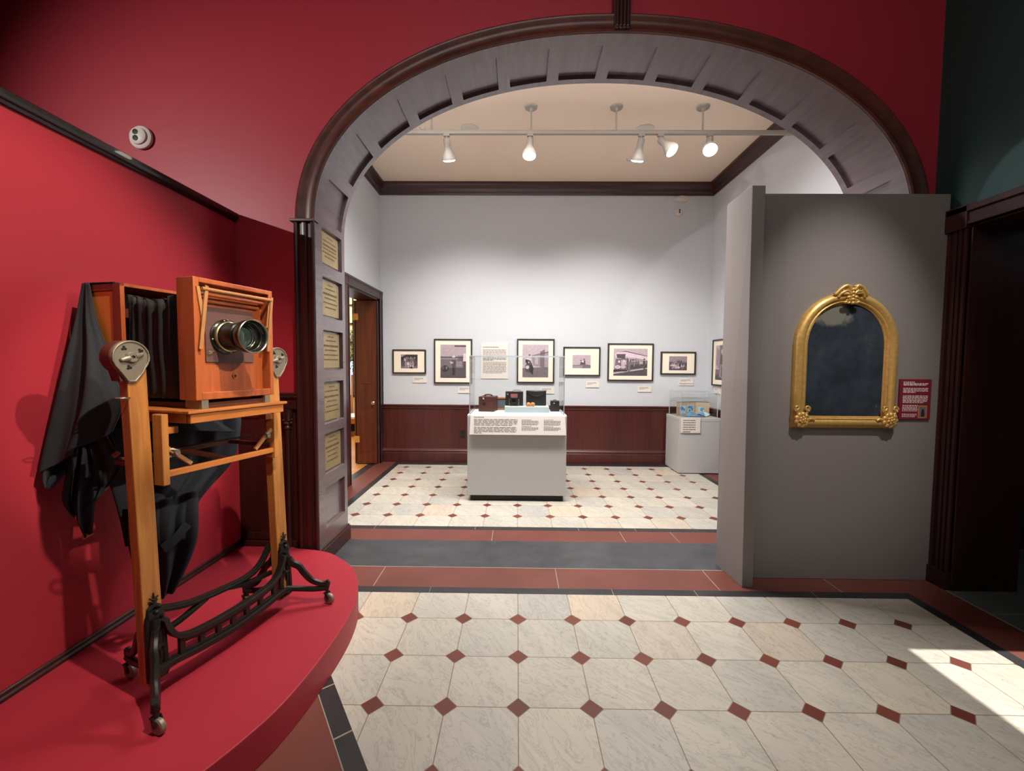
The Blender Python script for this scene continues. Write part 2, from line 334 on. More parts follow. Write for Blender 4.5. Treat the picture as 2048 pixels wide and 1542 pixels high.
    def ball(s, c, r, n=12, m=8):
        rx, ry, rz = r if isinstance(r, (tuple, list)) else (r, r, r); vs_ = [(c[0], c[1], c[2]-rz)]
        for i in range(1, m):
            a = -PI/2+PI*i/m
            for j in range(n): vs_.append((c[0]+rx*math.cos(a)*math.cos(2*PI*j/n), c[1]+ry*math.cos(a)*math.sin(2*PI*j/n), c[2]+rz*math.sin(a)))
        vs_.append((c[0], c[1], c[2]+rz)); t = len(vs_)-1
        fs = [(0, 1+(j+1) % n, 1+j) for j in range(n)]
        for i in range(m-2): fs += [(1+i*n+j, 1+i*n+(j+1) % n, 1+(i+1)*n+(j+1) % n, 1+(i+1)*n+j) for j in range(n)]
        fs += [(t, 1+(m-2)*n+j, 1+(m-2)*n+(j+1) % n) for j in range(n)]
        return s.add(vs_, fs)
    def grid(s, rows, flip=False):
        h = len(rows); wv = len(rows[0]); vs_ = [p for r in rows for p in r]; fs = []
        for i in range(h-1):
            for j in range(wv-1):
                q = (i*wv+j, i*wv+j+1, (i+1)*wv+j+1, (i+1)*wv+j); fs.append(q[::-1] if flip else q)
        return s.add(vs_, fs)
    def build(s, name, mats, parent=None, smooth=False, bevel=0, bseg=2, solid=0, fix=True):
        me = bpy.data.meshes.new(name); me.from_pydata(s.v, [], s.f)
        for m in (mats if isinstance(mats, (list, tuple)) else [mats]): me.materials.append(M_[m] if isinstance(m, str) else m)
        for p, i in zip(me.polygons, s.m): p.material_index = i
        if fix:
            bm = bmesh.new(); bm.from_mesh(me); bmesh.ops.recalc_face_normals(bm, faces=bm.faces); bm.to_mesh(me); bm.free()
        o = bpy.data.objects.new(name, me); COL.objects.link(o)
        if parent: o.parent = parent
        if solid:
            md = o.modifiers.new('thickness', 'SOLIDIFY'); md.thickness = solid; md.offset = 0
        if bevel:
            md = o.modifiers.new('bevel', 'BEVEL'); md.width = bevel; md.segments = bseg; md.limit_method = 'ANGLE'; md.angle_limit = .6
        if smooth:
            for p in me.polygons: p.use_smooth = True
            if smooth == 'auto':
                md = o.modifiers.new('split', 'EDGE_SPLIT'); md.split_angle = .7
        return o

def tag(o, label=None, cat=None, group=None, kind=None):
    if label: o['label'] = label
    if cat: o['category'] = cat
    if group: o['group'] = group
    if kind: o['kind'] = kind
    return o
def thing(name, label, cat, loc=(0, 0, 0), rz=0, group=None):
    o = bpy.data.objects.new(name, None); COL.objects.link(o); o.location = loc; o.rotation_euler = (0, 0, rz); o.empty_display_size = .1
    return tag(o, label, cat, group)
def struct(o): o['kind'] = 'structure'; return o
def catmull(pts, k=8, closed=False):
    P = [Vector(p) for p in pts]; n = len(P); out = []
    for i in range(n if closed else n-1):
        p0 = P[(i-1) % n] if closed or i > 0 else P[0]; p1 = P[i]; p2 = P[(i+1) % n]; p3 = P[(i+2) % n] if closed or i+2 < n else P[n-1]
        for j in range(k):
            t = j/k
            out.append(.5*((2*p1)+(-p0+p2)*t+(2*p0-5*p1+4*p2-p3)*t*t+(-p0+3*p1-3*p2+p3)*t**3))
    if not closed: out.append(P[-1])
    return out
def words(mb, x0, z0, width, nlines, lh, f, rnd, last=.6, thick=.36, gap=.004):
    """rows of word-length strokes; f(u, v) maps to a point"""
    for i in range(nlines):
        z = z0-i*lh; x = x0; xe = x0+width*(last if i == nlines-1 else 1.0)
        while x < xe:
            wl = min(rnd.uniform(.06, .16)*width, xe-x)
            mb.poly([f(x, z), f(x+wl, z), f(x+wl, z-lh*thick), f(x, z-lh*thick)]); x += wl+max(gap, .018*width)

# ================================================================== SETTING
# ------------------------------------------------------------------ floor
YF0, YF1 = 2.946, 3.405          # the wall between hall and gallery
f = MB()
def fq(x0, x1, y0, y1, z, m): f.mat(m).poly([(x0, y0, z), (x1, y0, z), (x1, y1, z), (x0, y1, z)])
FM = ['terra', 'black_stone', 'marble_hall', 'slate', 'marble_gallery', 'grey_slate', 'grout', 'tan']
fq(-4.7, 2.80, -3.0, YF0, 0, 0)
dirx, diry = .336, -.460
def diag(y, off=0): return -.856+dirx/diry*(y-1.89)-off
mar = [(2.456, 2.605), (diag(2.605), 2.605), (diag(-2.3), -2.3), (2.456, -2.3)]
blk = [(2.526, 2.676), (diag(2.676, .0867), 2.676), (diag(-2.37, .0867), -2.37), (2.526, -2.37)]
f.mat(1).poly([(x, y, .0006) for x, y in blk]); f.mat(2).poly([(x, y, .0012) for x, y in mar])
fq(-1.60, 2.80, YF0, YF1, .0004, 3)
fq(-2.60, 2.80, YF1, 6.20, 0, 0)
fq(-1.768, 2.512, 3.632, 6.18, .0006, 1)
fq(-1.69, 2.437, 3.703, 5.985, .0012, 4)
fq(-2.13, -2.02, 4.5, 6.2, .0006, 1)
fq(-7.0, -2.115, 3.4, 9.2, .0004, 7)
fq(2.80, 6.5, -3.0, 4.6, 0, 5)
# joints in the border strips
for x in (-.93, .28, 1.32, 2.1): fq(x, x+.005, 2.676, YF0, .0009, 6)
for x in (-.55, .62, 1.15, 1.9): fq(x, x+.004, 2.607, 2.676, .0009, 6)
for x in (-1.25, -.36, .55, 1.05, 1.9): fq(x, x+.004, 3.635, 3.702, .0009, 6)
for x in (-.2, .9, 1.34): fq(x, x+.005, YF1, 3.632, .0005, 6)
fq(2.794, 2.806, -3, YF0, .0009, 6)
fq(-1.4, 2.8, YF0-.003, YF0+.004, .0009, 6)
for y in (1.79, 1.55, 1.32): f.mat(6).poly([(diag(y, .0867), y, .0011), (diag(y+.03, 0), y+.05, .0011), (diag(y+.036, 0), y+.056, .0011), (diag(y+.006, .0867), y+.006, .0011)])
f.mat(6).poly([(diag(1.0, .092), 1.0, .0011), (diag(2.6, .092), 2.6, .0011), (diag(2.6, .0867), 2.6, .0011), (diag(1.0, .0867), 1.0, .0011)])
for y in (2.45, 1.95, 1.45, .9): fq(2.806, 4.6, y, y+.006, .0006, 6)
for x in (3.15, 3.7): fq(x, x+.006, -1, 2.9, .0006, 6)
struct(f.build('floor', FM, fix=False))

# ------------------------------------------------------------------ arch curve
AX, AZ, AA, AB, AN = .62, 2.42, 2.005, 1.215, 2.1
def sup(t, da=0, db=0):
    """point and outward normal of the arch, t: 0 left spring .. pi right spring"""
    c, s_ = -math.cos(t), math.sin(t); e = 2/AN
    sg = lambda v: (1 if v >= 0 else -1)*abs(v)**e
    return (AX+(AA+da)*sg(c), AZ+(AB+db)*sg(s_))
def path(n=120, z0=0.0, da=0.0):
    """arc-length resampled jamb + arch + jamb of the opening, offset outward by da"""
    pts = []
    m = 800
    for i in range(m+1): pts.append(sup(PI*i/m, da, da))
    L = [0]
    for a, b in zip(pts, pts[1:]): L.append(L[-1]+math.dist(a, b))
    out = []; j = 0
    for i in range(n+1):
        d = L[-1]*i/n
        while j < m-1 and L[j+1] < d: j += 1
        t = (d-L[j])/max(1e-9, L[j+1]-L[j]); out.append((pts[j][0]+(pts[j+1][0]-pts[j][0])*t, pts[j][1]+(pts[j+1][1]-pts[j][1])*t))
    return out, L[-1]
def normals(pts):
    o = []
    for i in range(len(pts)):
        a = pts[max(0, i-1)]; b = pts[min(len(pts)-1, i+1)]; dx, dz = b[0]-a[0], b[1]-a[1]; l = math.hypot(dx, dz) or 1
        o.append((-dz/l, dx/l))
    return o
XJL, XJR = AX-AA, AX+AA           # jamb faces
XR = 2.83                          # right wall of the hall

# wall with the arch: red side and gallery side
def arched_wall(name, x0, x1, y0, y1, ztop, m, grow=.03):
    b = MB(); n = 96
    pts = [sup(PI*i/n, grow, grow) for i in range(n+1)]
    poly = [(x0, 0), (pts[0][0], 0)]+pts+[(pts[-1][0], 0), (x1, 0), (x1, ztop), (x0, ztop)]
    # split into strips so the outline stays a clean surface
    b.box(x0, pts[0][0], y0, y1, 0, ztop); b.box(pts[-1][0], x1, y0, y1, 0, ztop)
    for a, c in zip(pts, pts[1:]):
        b.hexa([(a[0], y0, a[1]), (c[0], y0, c[1]), (c[0], y1, c[1]), (a[0], y1, a[1]), (a[0], y0, ztop), (c[0], y0, ztop), (c[0], y1, ztop), (a[0], y1, ztop)])
    return struct(b.build(name, m))
HALL_TOP = 4.55
arched_wall('wall_arch', -4.7, XR+.02, 2.97, 3.19, HALL_TOP, 'red_arch')
arched_wall('wall_gallery_front', -2.35, 2.85, 3.19, 3.39, HALL_TOP, 'white_wall')

# gallery walls, ceiling
YB, XGL, XGR, ZC = 6.17, -1.985, 2.775, 4.016
b = MB(); b.box(-2.285, 3.2, YB, YB+.15, 0, HALL_TOP); struct(b.build('wall_back', 'white_wall'))
b = MB(); b.box(XGR, XGR+.15, 3.39, YB, 0, HALL_TOP); struct(b.build('wall_right', 'white_wall'))
b = MB(); DY0, DY1, DZ, DT = 4.95, 6.05, 2.36, .30
b.box(XGL-DT, XGL, 3.39, DY0, 0, HALL_TOP); b.box(XGL-DT, XGL, DY1, YB, 0, HALL_TOP); b.box(XGL-DT, XGL, DY0, DY1, DZ, HALL_TOP)
struct(b.build('wall_left', 'white_wall'))
b = MB(); b.box(-2.4, 2.95, 3.2, 6.3, ZC, ZC+.1); struct(b.build('ceiling', 'ceil'))
# dark cornice of the gallery
prof = [(0, 3.852), (.018, 3.852), (.022, 3.875), (.040, 3.895), (.046, 3.93), (.074, 3.965), (.082, 3.985), (.082, ZC), (0, ZC)]
b = MB()
b.prism([p for p in prof], lambda p: (XGL, YB-p[0], p[1]), lambda p: (XGR, YB-p[0], p[1])); struct(b.build('trim_1', 'mahogx'))
b = MB(); b.prism(prof, lambda p: (XGL+p[0], 3.39, p[1]), lambda p: (XGL+p[0], YB-.0, p[1])); struct(b.build('trim_2', 'mahog'))
b = MB(); b.prism(prof, lambda p: (XGR-p[0], 3.39, p[1]), lambda p: (XGR-p[0], YB-.0, p[1])); struct(b.build('trim_3', 'mahog'))
# wainscot: base, moulding, beaded board, rail
def wainscot(name, base_name, mapf, a0, a1):
    b = MB()
    pr = [(0, .20), (.012, .20), (.012, .785), (.026, .79), (.03, .80), (.03, .826), (.046, .833), (.048, .851), (0, .851)]
    b.prism(pr, lambda p: mapf(a0, p), lambda p: mapf(a1, p))
    x = a0+.02
    while x < a1-.03:
        b.prism([(.010, .215), (.0165, .215), (.0165, .775), (.010, .775)], lambda p: mapf(x, p), lambda p: mapf(x+.013, p)); x += .034
    struct(b.build(name, 'wains', bevel=.002))
    b = MB(); pr = [(0, 0), (.03, 0), (.03, .142), (.022, .152), (.034, .160), (.034, .172), (.016, .192), (.012, .206), (0, .206)]
    b.prism(pr, lambda p: mapf(a0, p), lambda p: mapf(a1, p)); struct(b.build(base_name, 'wains', bevel=.002))
wainscot('trim_4', 'baseboard_back', lambda a, p: (a, YB-p[0], p[1]), XGL+.02, XGR)
wainscot('trim_5', 'baseboard_right', lambda a, p: (XGR-p[0], a, p[1]), 3.40, YB-.05)
# casing of the gallery's side door
b = MB()
for y0, y1 in ((DY0-.135, DY0), (DY1, DY1+.125)):
    b.box(XGL, XGL+.022, y0, y1, 0, DZ); b.box(XGL, XGL+.03, y0, y0+.02, 0, DZ+.1); b.box(XGL, XGL+.03, y1-.02, y1, 0, DZ+.1)
b.box(XGL, XGL+.026, DY0-.135, DY1+.125, DZ, DZ+.112); b.box(XGL, XGL+.036, DY0-.14, DY1+.13, DZ+.092, DZ+.118)
b.box(XGL-DT, XGL, DY0, DY0+.02, 0, DZ); b.box(XGL-DT, XGL, DY1-.02, DY1, 0, DZ); b.box(XGL-DT, XGL, DY0, DY1, DZ-.02, DZ)
struct(b.build('trim_6', 'mahog', bevel=.003))

# ------------------------------------------------------------------ arch lining, casing, keystone
NP = 14
pts, LEN = path(NP*16)
# heights of jamb panels, bottom to top (the last five carry plaques on the left)
JP = [(.25, .53), (.645, .925), (1.015, 1.305), (1.405, 1.68), (1.79, 2.06), (2.165, 2.405)]
RY0, RY1, PY0, PY1 = 2.915, 3.412, 3.03, 3.35
def lining():
    b = MB()
    ys = [RY0, PY0-.009, PY0, (PY0+PY1)/2, PY1, PY1+.009, RY1]
    seq = []      # (point, normal, inpanel)
    bz = .009
    us = [(.0, 0)]
    for z0, z1 in JP: us += [(z0-bz, 0), (z0, 1), (z1, 1), (z1+bz, 0)]
    for z, q in us: seq.append(((XJL, z), (-1, 0), q))
    nr = normals(pts)
    fine, _ = path(NP*40); fn = normals(fine)
    for i in range(len(fine)):
        k = i % 40; q = 1 if 5 <= k <= 35 else 0
        if k in (5, 35): # sharp edge: doubled vertices
            seq.append((fine[i], fn[i], 0 if k == 5 else 1)); d = .35
            j = i+1 if k == 5 else i+1
            p2 = (fine[i][0]+(fine[j][0]-fine[i][0])*d, fine[i][1]+(fine[j][1]-fine[i][1])*d)
            seq.append((p2, fn[i], 1 if k == 5 else 0))
        else: seq.append((fine[i], fn[i], q))
    for z, q in us[::-1]: seq.append(((XJR, z), (1, 0), q))
    rows = []
    for p, n_, q in seq:
        row = []
        for k, y in enumerate(ys):
            d = .026 if q and 2 <= k <= 4 else 0
            row.append((p[0]+n_[0]*d, y, p[1]+n_[1]*d))
        rows.append(row)
    b.grid(rows)
    # returns that close the lining against the wall
    for y, ye in ((RY0, 2.97), (RY1, 3.39)):
        r2 = []
        for p, n_, q in seq: r2.append([(p[0], y, p[1]), (p[0]+n_[0]*.03, y, p[1]+n_[1]*.03), (p[0]+n_[0]*.03, ye, p[1]+n_[1]*.03)])
        b.grid(r2)
    return b
arch = thing('arch_woodwork', 'dark wooden casing and panelled lining of the wide arched opening', 'archway', (AX, RY0, 0))
arch['kind'] = 'structure'
lo = lining().build('panelled_lining', 'arch_lining', fix=False); lo.parent = arch; lo.matrix_parent_inverse = Matrix.Translation((-AX, -RY0, 0))
def into(o, par):
    o.parent = par; o.matrix_parent_inverse = (Matrix.Translation(par.location) @ par.rotation_euler.to_matrix().to_4x4()).inverted(); return o
# curved casing
prof = [(0, 2.93), (.004, 2.902), (.016, 2.896), (.028, 2.900), (.034, 2.914), (.060, 2.920), (.085, 2.914), (.100, 2.902), (.112, 2.900), (.124, 2.908), (.130, 2.925), (.142, 2.932), (.150, 2.945), (.150, 2.975)]
b = MB(); cp, _ = path(160); cn = normals(cp)
rows = [[(p[0]+n_[0]*r, y, p[1]+n_[1]*r) for r, y in prof] for p, n_ in zip(cp, cn)]
b.grid(rows); into(b.build('arch_casing', 'casing', smooth='auto', fix=False), arch)
# straight fluted pilasters below the spring, with a band and a plinth
fl = [(0, 2.93), (.004, 2.905), (.014, 2.899), (.024, 2.903), (.03, 2.918), (.05, 2.918), (.054, 2.908), (.070, 2.904), (.086, 2.908), (.09, 2.918), (.108, 2.918), (.114, 2.903), (.126, 2.898), (.138, 2.904), (.143, 2.925), (.150, 2.935), (.150, 2.975)]
for sgn, xj in ((-1, XJL), (1, XJR)):
    b = MB(); b.grid([[(xj+sgn*r, y, z) for r, y in fl] for z in (.1, 2.405)], flip=sgn > 0); into(b.build('pilaster', 'mahog', smooth='auto', fix=False), arch)
    b = MB(); b.box(min(xj, xj+sgn*.158), max(xj, xj+sgn*.158), 2.888, 2.972, 2.405, 2.425); into(b.build('pilaster_band', 'mahogx', bevel=.004), arch)
    b = MB(); b.box(min(xj-sgn*.018, xj+sgn*.165), max(xj-sgn*.018, xj+sgn*.165), 2.885, 3.43, 0, .115)
    b.box(min(xj-sgn*.010, xj+sgn*.16), max(xj-sgn*.010, xj+sgn*.16), 2.893, 3.424, .115, .128); into(b.build('plinth', 'mahogx', bevel=.004), arch)
b = MB(); xk = .672
for i in range(4):
    x = xk-.045+i*.0235; b.tube([(x+.01, 2.882, 3.665), (x+.01, 2.882, 4.2)], .0125, 10); b.ball((x+.01, 2.884, 3.66), .015)
b.hexa([(xk-.052, 2.88, 3.65), (xk+.042, 2.88, 3.65), (xk+.042, 2.98, 3.65), (xk-.052, 2.98, 3.65), (xk-.062, 2.88, 4.25), (xk+.062, 2.88, 4.25), (xk+.062, 2.98, 4.25), (xk-.062, 2.98, 4.25)])
into(b.build('keystone', 'mahog', smooth='auto'), arch)

# brass plaques set into the left jamb
PL = ['topmost brass memorial plaque high on the left arch jamb', 'second brass plaque from the top on the left arch jamb', 'middle brass plaque of five on the left arch jamb', 'fourth brass plaque from the top on the left arch jamb', 'lowest brass plaque on the left arch jamb, above an empty panel']
for k, (z0, z1) in enumerate(JP[1:]):
    i = 4-k; x = XJL-.026
    t = thing('memorial_plaque', PL[i], 'plaque', (x, 3.19, z0), 0, 'brass plaques on the left arch jamb')
    b = MB(); b.box(x-.001, x+.006, PY0+.012, PY1-.012, z0+.008, z1-.008); into(b.build('plate', 'plaque', bevel=.002), t)
    b = MB(); rnd = random.Random(k); f2 = lambda u, v: (x+.0066, 3.19+u, v)
    H = z1-z0
    words(b, -.05, z1-.03, .10, 1, .012, f2, rnd, 1, .7)
    for q in range(5):
        wd = rnd.uniform(.14, .25); words(b, -wd/2, z1-.06-q*(H-.10)/5, wd, 1, .02 if q == 1 else .013, f2, rnd, 1, .75)
    into(b.build('lettering', 'plaque_ink', fix=False), t)

# ------------------------------------------------------------------ hall: left part of the arch wall, red partition
b = MB()
b.box(-1.985, -1.545, 2.945, 2.97, 0, 1.13)
b.box(-1.93, -1.64, 2.935, 2.95, .19, .24); b.box(-1.93, -1.64, 2.935, 2.95, 1.06, 1.10)
b.box(-1.985, -1.53, 2.925, 2.97, 1.125, 1.205); b.box(-1.985, -1.53, 2.91, 2.97, 1.205, 1.222); b.box(-1.985, -1.53, 2.918, 2.97, 1.222, 1.24)
struct(b.build('trim_7', 'mahog', bevel=.004))
b = MB(); b.box(-1.985, -1.56, 2.925, 2.95, 0, .185); struct(b.build('baseboard_arch', 'mahogx', bevel=.006))
b = MB(); xx = -1.603
b.lathe([(.016, .10), (.026, .115), (.026, .19), (.020, .20), (.016, .22), (.014, .95), (.018, .985), (.024, .99), (.024, 1.0), (.018, 1.01), (.028, 1.03), (.022, 1.045), (.030, 1.07), (.034, 1.10), (.034, 1.125)], (xx, 2.925, 0), 'z', 14)
for k in range(8): b.ball((xx+.026*math.cos(k*PI/4), 2.925+.026*math.sin(k*PI/4), 1.03+.02*(k % 2)), .010, 8, 6)
struct(b.build('trim_8', 'mahog', smooth='auto'))

XP = -1.965
b = MB(); b.box(XP-.1, XP, -2.4, 2.965, 0, 2.43); struct(b.build('wall_partition', 'red_wall'))
b = MB(); b.prism([(XP-.13, 2.425), (XP+.012, 2.425), (XP+.018, 2.436), (XP+.026, 2.44), (XP+.03, 2.455), (XP+.03, 2.476), (XP-.13, 2.476)], lambda p: (p[0], -2.4, p[1]), lambda p: (p[0], 2.965, p[1]))
struct(b.build('trim_9', 'black_trim', bevel=.003))
b = MB(); b.prism([(XP, .14), (XP+.016, .14), (XP+.016, .162), (XP+.010, .170), (XP+.010, .182), (XP+.004, .188), (XP, .188)], lambda p: (p[0], .6, p[1]), lambda p: (p[0], 2.93, p[1]))
struct(b.build('baseboard_partition', 'mahog', bevel=.002))

# hall enclosure (behind and around the camera)
b = MB(); b.box(-4.8, -4.7, -3.1, 3.2, 0, HALL_TOP); struct(b.build('wall_hall_left', 'red_arch'))
b = MB(); b.box(-4.8, 6.6, -3.1, -3.0, 0, HALL_TOP); struct(b.build('wall_hall_rear', 'green'))
b = MB(); b.box(-4.8, XR+.4, -3.1, 3.2, HALL_TOP, HALL_TOP+.1); struct(b.build('ceiling_hall', 'hall_ceil'))
# right green wall with a doorway
HY0, HY1, HZ = 1.05, 2.72, 2.34
b = MB(); b.box(XR, XR+.42, HY1, 4.6, 0, HALL_TOP); b.box(XR, XR+.42, -3.0, HY0, 0, HALL_TOP); b.box(XR, XR+.42, HY0, HY1, HZ, HALL_TOP)
struct(b.build('wall_hall_right', 'green'))
b = MB()
for y0, y1, sg in ((HY1, HY1+.125, 1), (HY0-.125, HY0, -1)):
    b.box(XR-.016, XR, y0, y1, .0, HZ)
    for q in (.0, .032, .062, .104): b.box(XR-.028, XR, y0+q, y0+q+.018, .115, HZ)
    b.box(XR-.036, XR, y0-.004, y1+.004, 0, .115); b.box(XR-.045, XR, y0-.008, y1+.012, HZ-.02, HZ+.125)
b.box(XR-.03, XR, HY0-.12, HY1+.12, HZ, HZ+.118); b.box(XR-.045, XR, HY0-.12, HY1+.12, HZ+.08, HZ+.118); b.box(XR-.038, XR, HY0, HY1, HZ, HZ+.02)
b.box(XR-.004, XR+.42, HY1-.012, HY1, 0, HZ); b.box(XR-.004, XR+.42, HY0, HY0+.012, 0, HZ); b.box(XR-.004, XR+.42, HY0, HY1, HZ-.012, HZ)
struct(b.build('trim_10', 'mahog', bevel=.003))
# next room on the right: unseen far wall, its added opening sized to shape the sun patch
b = MB(); WX = 4.5; WY0, WY1, WZ0, WZ1 = 1.15, 2.105, 2.25, 3.26
b.box(WX, WX+.2, -3, WY0, 0, HALL_TOP); b.box(WX, WX+.2, WY1, 4.6, 0, HALL_TOP); b.box(WX, WX+.2, WY0, WY1, 0, WZ0); b.box(WX, WX+.2, WY0, WY1, WZ1, HALL_TOP)
struct(b.build('wall_next_room_far', 'green'))
b = MB(); b.box(XR+.42, WX, 3.4, 3.5, 0, HALL_TOP); struct(b.build('wall_next_room_end', 'green'))
b = MB(); b.box(XR+.3, WX+.2, -3.1, 4.6, HALL_TOP, HALL_TOP+.1); struct(b.build('ceiling_next_room', 'hall_ceil'))
b = MB(); b.box(XR+.42, WX, 3.37, 3.4, 0, .16); b.box(WX-.02, WX, -3, 3.4, 0, .16); struct(b.build('baseboard_next_room', 'black_trim'))

# grey display partition with its projecting fin
b = MB(); b.box(1.50, 2.815, 2.845, 2.905, 0, 2.577)
b.hexa([(1.485, 2.72, 0), (1.556, 2.72, 0), (1.556, 2.86, 0), (1.462, 3.04, 0), (1.462, 2.72, 2.577), (1.545, 2.72, 2.577), (1.545, 2.86, 2.577), (1.462, 3.04, 2.577)])
struct(b.build('wall_display_panel', 'grey', bevel=.003))

# ------------------------------------------------------------------ side room beyond the gallery door
b = MB(); b.box(-7.1, -7.0, 3.3, 9.3, 0, HALL_TOP); b.box(-7.0, -2.4, 9.2, 9.3, 0, HALL_TOP); b.box(-7.0, -2.4, 3.3, 3.4, 0, HALL_TOP); b.box(-2.285, -2.2, YB+.15, 9.3, 0, HALL_TOP)
struct(b.build('wall_side_room', 'side_wall'))
b = MB(); b.box(-7.1, -2.3, 3.3, 9.3, 4.1, 4.2); struct(b.build('ceiling_side_room', 'ceil'))

# ================================================================== HALL THINGS
# ------------------------------------------------------------------ red platform
out = [(-1.958, 2.915), (-1.57, 2.915), (-1.545, 2.895), (-1.42, 2.873), (-1.286, 2.834), (-1.17, 2.75), (-1.068, 2.655), (-.99, 2.55), (-.93, 2.43), (-.882, 2.28), (-.857, 2.12), (-.851, 1.95), (-.862, 1.72), (-.889, 1.53), (-.931, 1.40), (-.988, 1.273), (-1.06, 1.14), (-1.16, 1.01), (-1.30, .89), (-1.48, .80), (-1.7, .745), (-1.958, .73)]
cur = [(p.x, p.y) for p in catmull([(x, y, 0) for x, y in out[2:]], 5)]
b = MB(); b.prism_z([out[0], out[1]]+cur, 0, .15)
pf = b.build('display_platform', 'red_plat', bevel=.004)
tag(pf, 'low red painted platform with a curved front under the old studio camera', 'platform')

# ------------------------------------------------------------------ studio camera stand (local x = lens direction, y = across, z up)
TH = .2824; OX, OY = -1.2911, 1.8584; PZ = .15
st = thing('camera_stand', 'tall wooden studio camera stand with black cast iron feet on the red platform', 'camera stand', (OX, OY, PZ), -TH)
zl = lambda z: z-PZ          # world height to stand height
vp = lambda z: -.0112-.0395*(z-.3)
def bend(pts): return [(x, y, zl(z)) for x, y, z in pts]
for sg in (-1, 1):
    ui, uo = sg*.276, sg*.342; a, c = min(ui, uo), max(ui, uo)
    b = MB()
    zs = (.212, 1.43)
    p = []
    for z in zs: p += [(vp(z)-.048, a, zl(z)), (vp(z), a, zl(z)), (vp(z), c, zl(z)), (vp(z)-.048, c, zl(z))]
    b.hexa(p); po = b.build('post', 'oak', st, bevel=.004)
    # pivot: drum and grey teardrop plate
    zc, uc = 1.4685, sg*.331
    b = MB(); b.lathe([(.058, -.062), (.062, -.055), (.062, -.008)], (vp(zc), uc, zl(zc)), 'x', 40)
    b.hexa([(vp(1.40)-.052, uc-.03, zl(1.38)), (vp(1.40)-.004, uc-.03, zl(1.38)), (vp(1.40)-.004, uc+.03, zl(1.38)), (vp(1.40)-.052, uc+.03, zl(1.38)), (vp(zc)-.055, uc-.05, zl(zc)), (vp(zc)-.006, uc-.05, zl(zc)), (vp(zc)-.006, uc+.05, zl(zc)), (vp(zc)-.055, uc+.05, zl(zc))])
    b.build('pivot_drum', 'drum', st, smooth='auto')
    R0 = .0625
    def tear(r, k): # outline: circle with a pointed tail towards the inner side of the post
        o = []
        for i in range(41):
            an = math.radians(-40+260*i/40); o.append((r*math.cos(an), r*math.sin(an)))
        o += [(-sg*0-.0-r*.50, -r*1.02), (-.012, -r*1.56*k), (.012, -r*1.56*k), (r*.62, -r*.98)]
        return o
    pl = MB(); xf = vp(zc)
    pl.prism(tear(R0, 1), lambda q: (xf-.008, uc+q[0], zl(zc)+q[1]), lambda q: (xf+.010, uc+q[0], zl(zc)+q[1]))
    po = pl.build('pivot_plate', 'pewter', st, bevel=.004, bseg=3)
    rm = MB(); rm.tube([(xf+.011, uc+q[0]*.93, zl(zc)+q[1]*.93) for q in tear(R0, .98)], .0038, 8, closed=True); rm.build('rim', 'pewter', po, smooth=True)
    hb = MB(); hb.lathe([(.020, .008), (.022, .012), (.021, .018), (.017, .022), (.0065, .022), (.006, .012)], (xf, uc, zl(zc)), 'x', 28)
    for q in (-1, 1):
        hb.tube([(xf+.013, uc+q*.010, zl(zc)+q*.003), (xf+.013, uc+q*.031, zl(zc)+q*.010)], [.013, .008], 12); hb.ball((xf+.013, uc+q*.031, zl(zc)+q*.010), .0085, 10, 6)
    hb.build('hub', 'pewter', po, smooth='auto')
    for an in (125, 38, 258):
        hx = MB(); r_ = .039; cy, cz = uc+r_*math.cos(math.radians(an)), zl(zc)+r_*math.sin(math.radians(an))
        for k in range(3):
            a2 = math.radians(an+90+120*k); hx.lathe([(.0046, .0), (.0046, .0112)], (xf, cy+.0052*math.cos(a2), cz+.0052*math.sin(a2)), 'x', 10)
        hx.build('trefoil_hole', 'hole', po)
    # inner guide board of the tilting table
    b = MB(); yi = sg*.272; yj = sg*.247
    b.box(-.045, .008, min(yi, yj), max(yi, yj), zl(.972), zl(1.250)); b.build('guide_board', 'oak', st, bevel=.003)
    # small braces
    b = MB(); b.bar([(-.012, sg*.152, zl(1.033)), (-.012, sg*.247, zl(1.118))], .016, .014, up=(1, 0, 0)); b.build('corner_brace', 'pale_wood', st, bevel=.002)
    b = MB(); b.box(-.05, .0, min(sg*.205, sg*.247), max(sg*.205, sg*.247), zl(1.170), zl(1.197)); b.build('rail_block', 'oaky', st, bevel=.003)
    b = MB(); b.tube([(-.02, sg*.247, zl(1.105)), (-.005, sg*.228, zl(1.108)), (.0, sg*.208, zl(1.098)), (-.005, sg*.204, zl(1.085)), (-.02, sg*.222, zl(1.078)), (-.02, sg*.247, zl(1.076))], .006, 8)
    b.lathe([(.010, -.01), (.010, .012)], (-.004, sg*.215, zl(1.092)), 'x', 14); b.build('catch', 'pewter', st, smooth='auto')
# steel ring on the left post
b = MB(); b.tube([(-.075+.0, -.372+.03*math.cos(t), zl(1.32)+.006*math.sin(t)) if False else (-.06+.014*math.sin(t), -.355+.022*math.cos(t), zl(1.318)) for t in [2*PI*i/16 for i in range(16)]], .0028, 8, closed=True); b.build('ring', 'steel', st, smooth=True)
# front rail, rear rail, rod
b = MB(); b.box(-.024, .0, -.262, .262, zl(1.000), zl(1.024)); b.build('front_rail', 'oaky', st, bevel=.003)
b = MB(); b.box(-.30, -.276, -.25, .25, zl(1.03), zl(1.055)); b.box(-.30, -.01, -.255, -.235, zl(1.03), zl(1.05)); b.box(-.30, -.01, .235, .255, zl(1.03), zl(1.05)); b.build('rear_frame_rail', 'dark_bed', st, bevel=.003)
b = MB(); b.tube([(-.16, -.26, zl(1.075)), (-.16, .26, zl(1.075))], .005, 8); b.build('adjusting_rod', 'iron', st)
b = MB(); b.bar([(-.03, .02, zl(1.018)), (-.29, -.13, zl(1.09))], .045, .012); b.build('strut', 'dark_bed', st, bevel=.002)
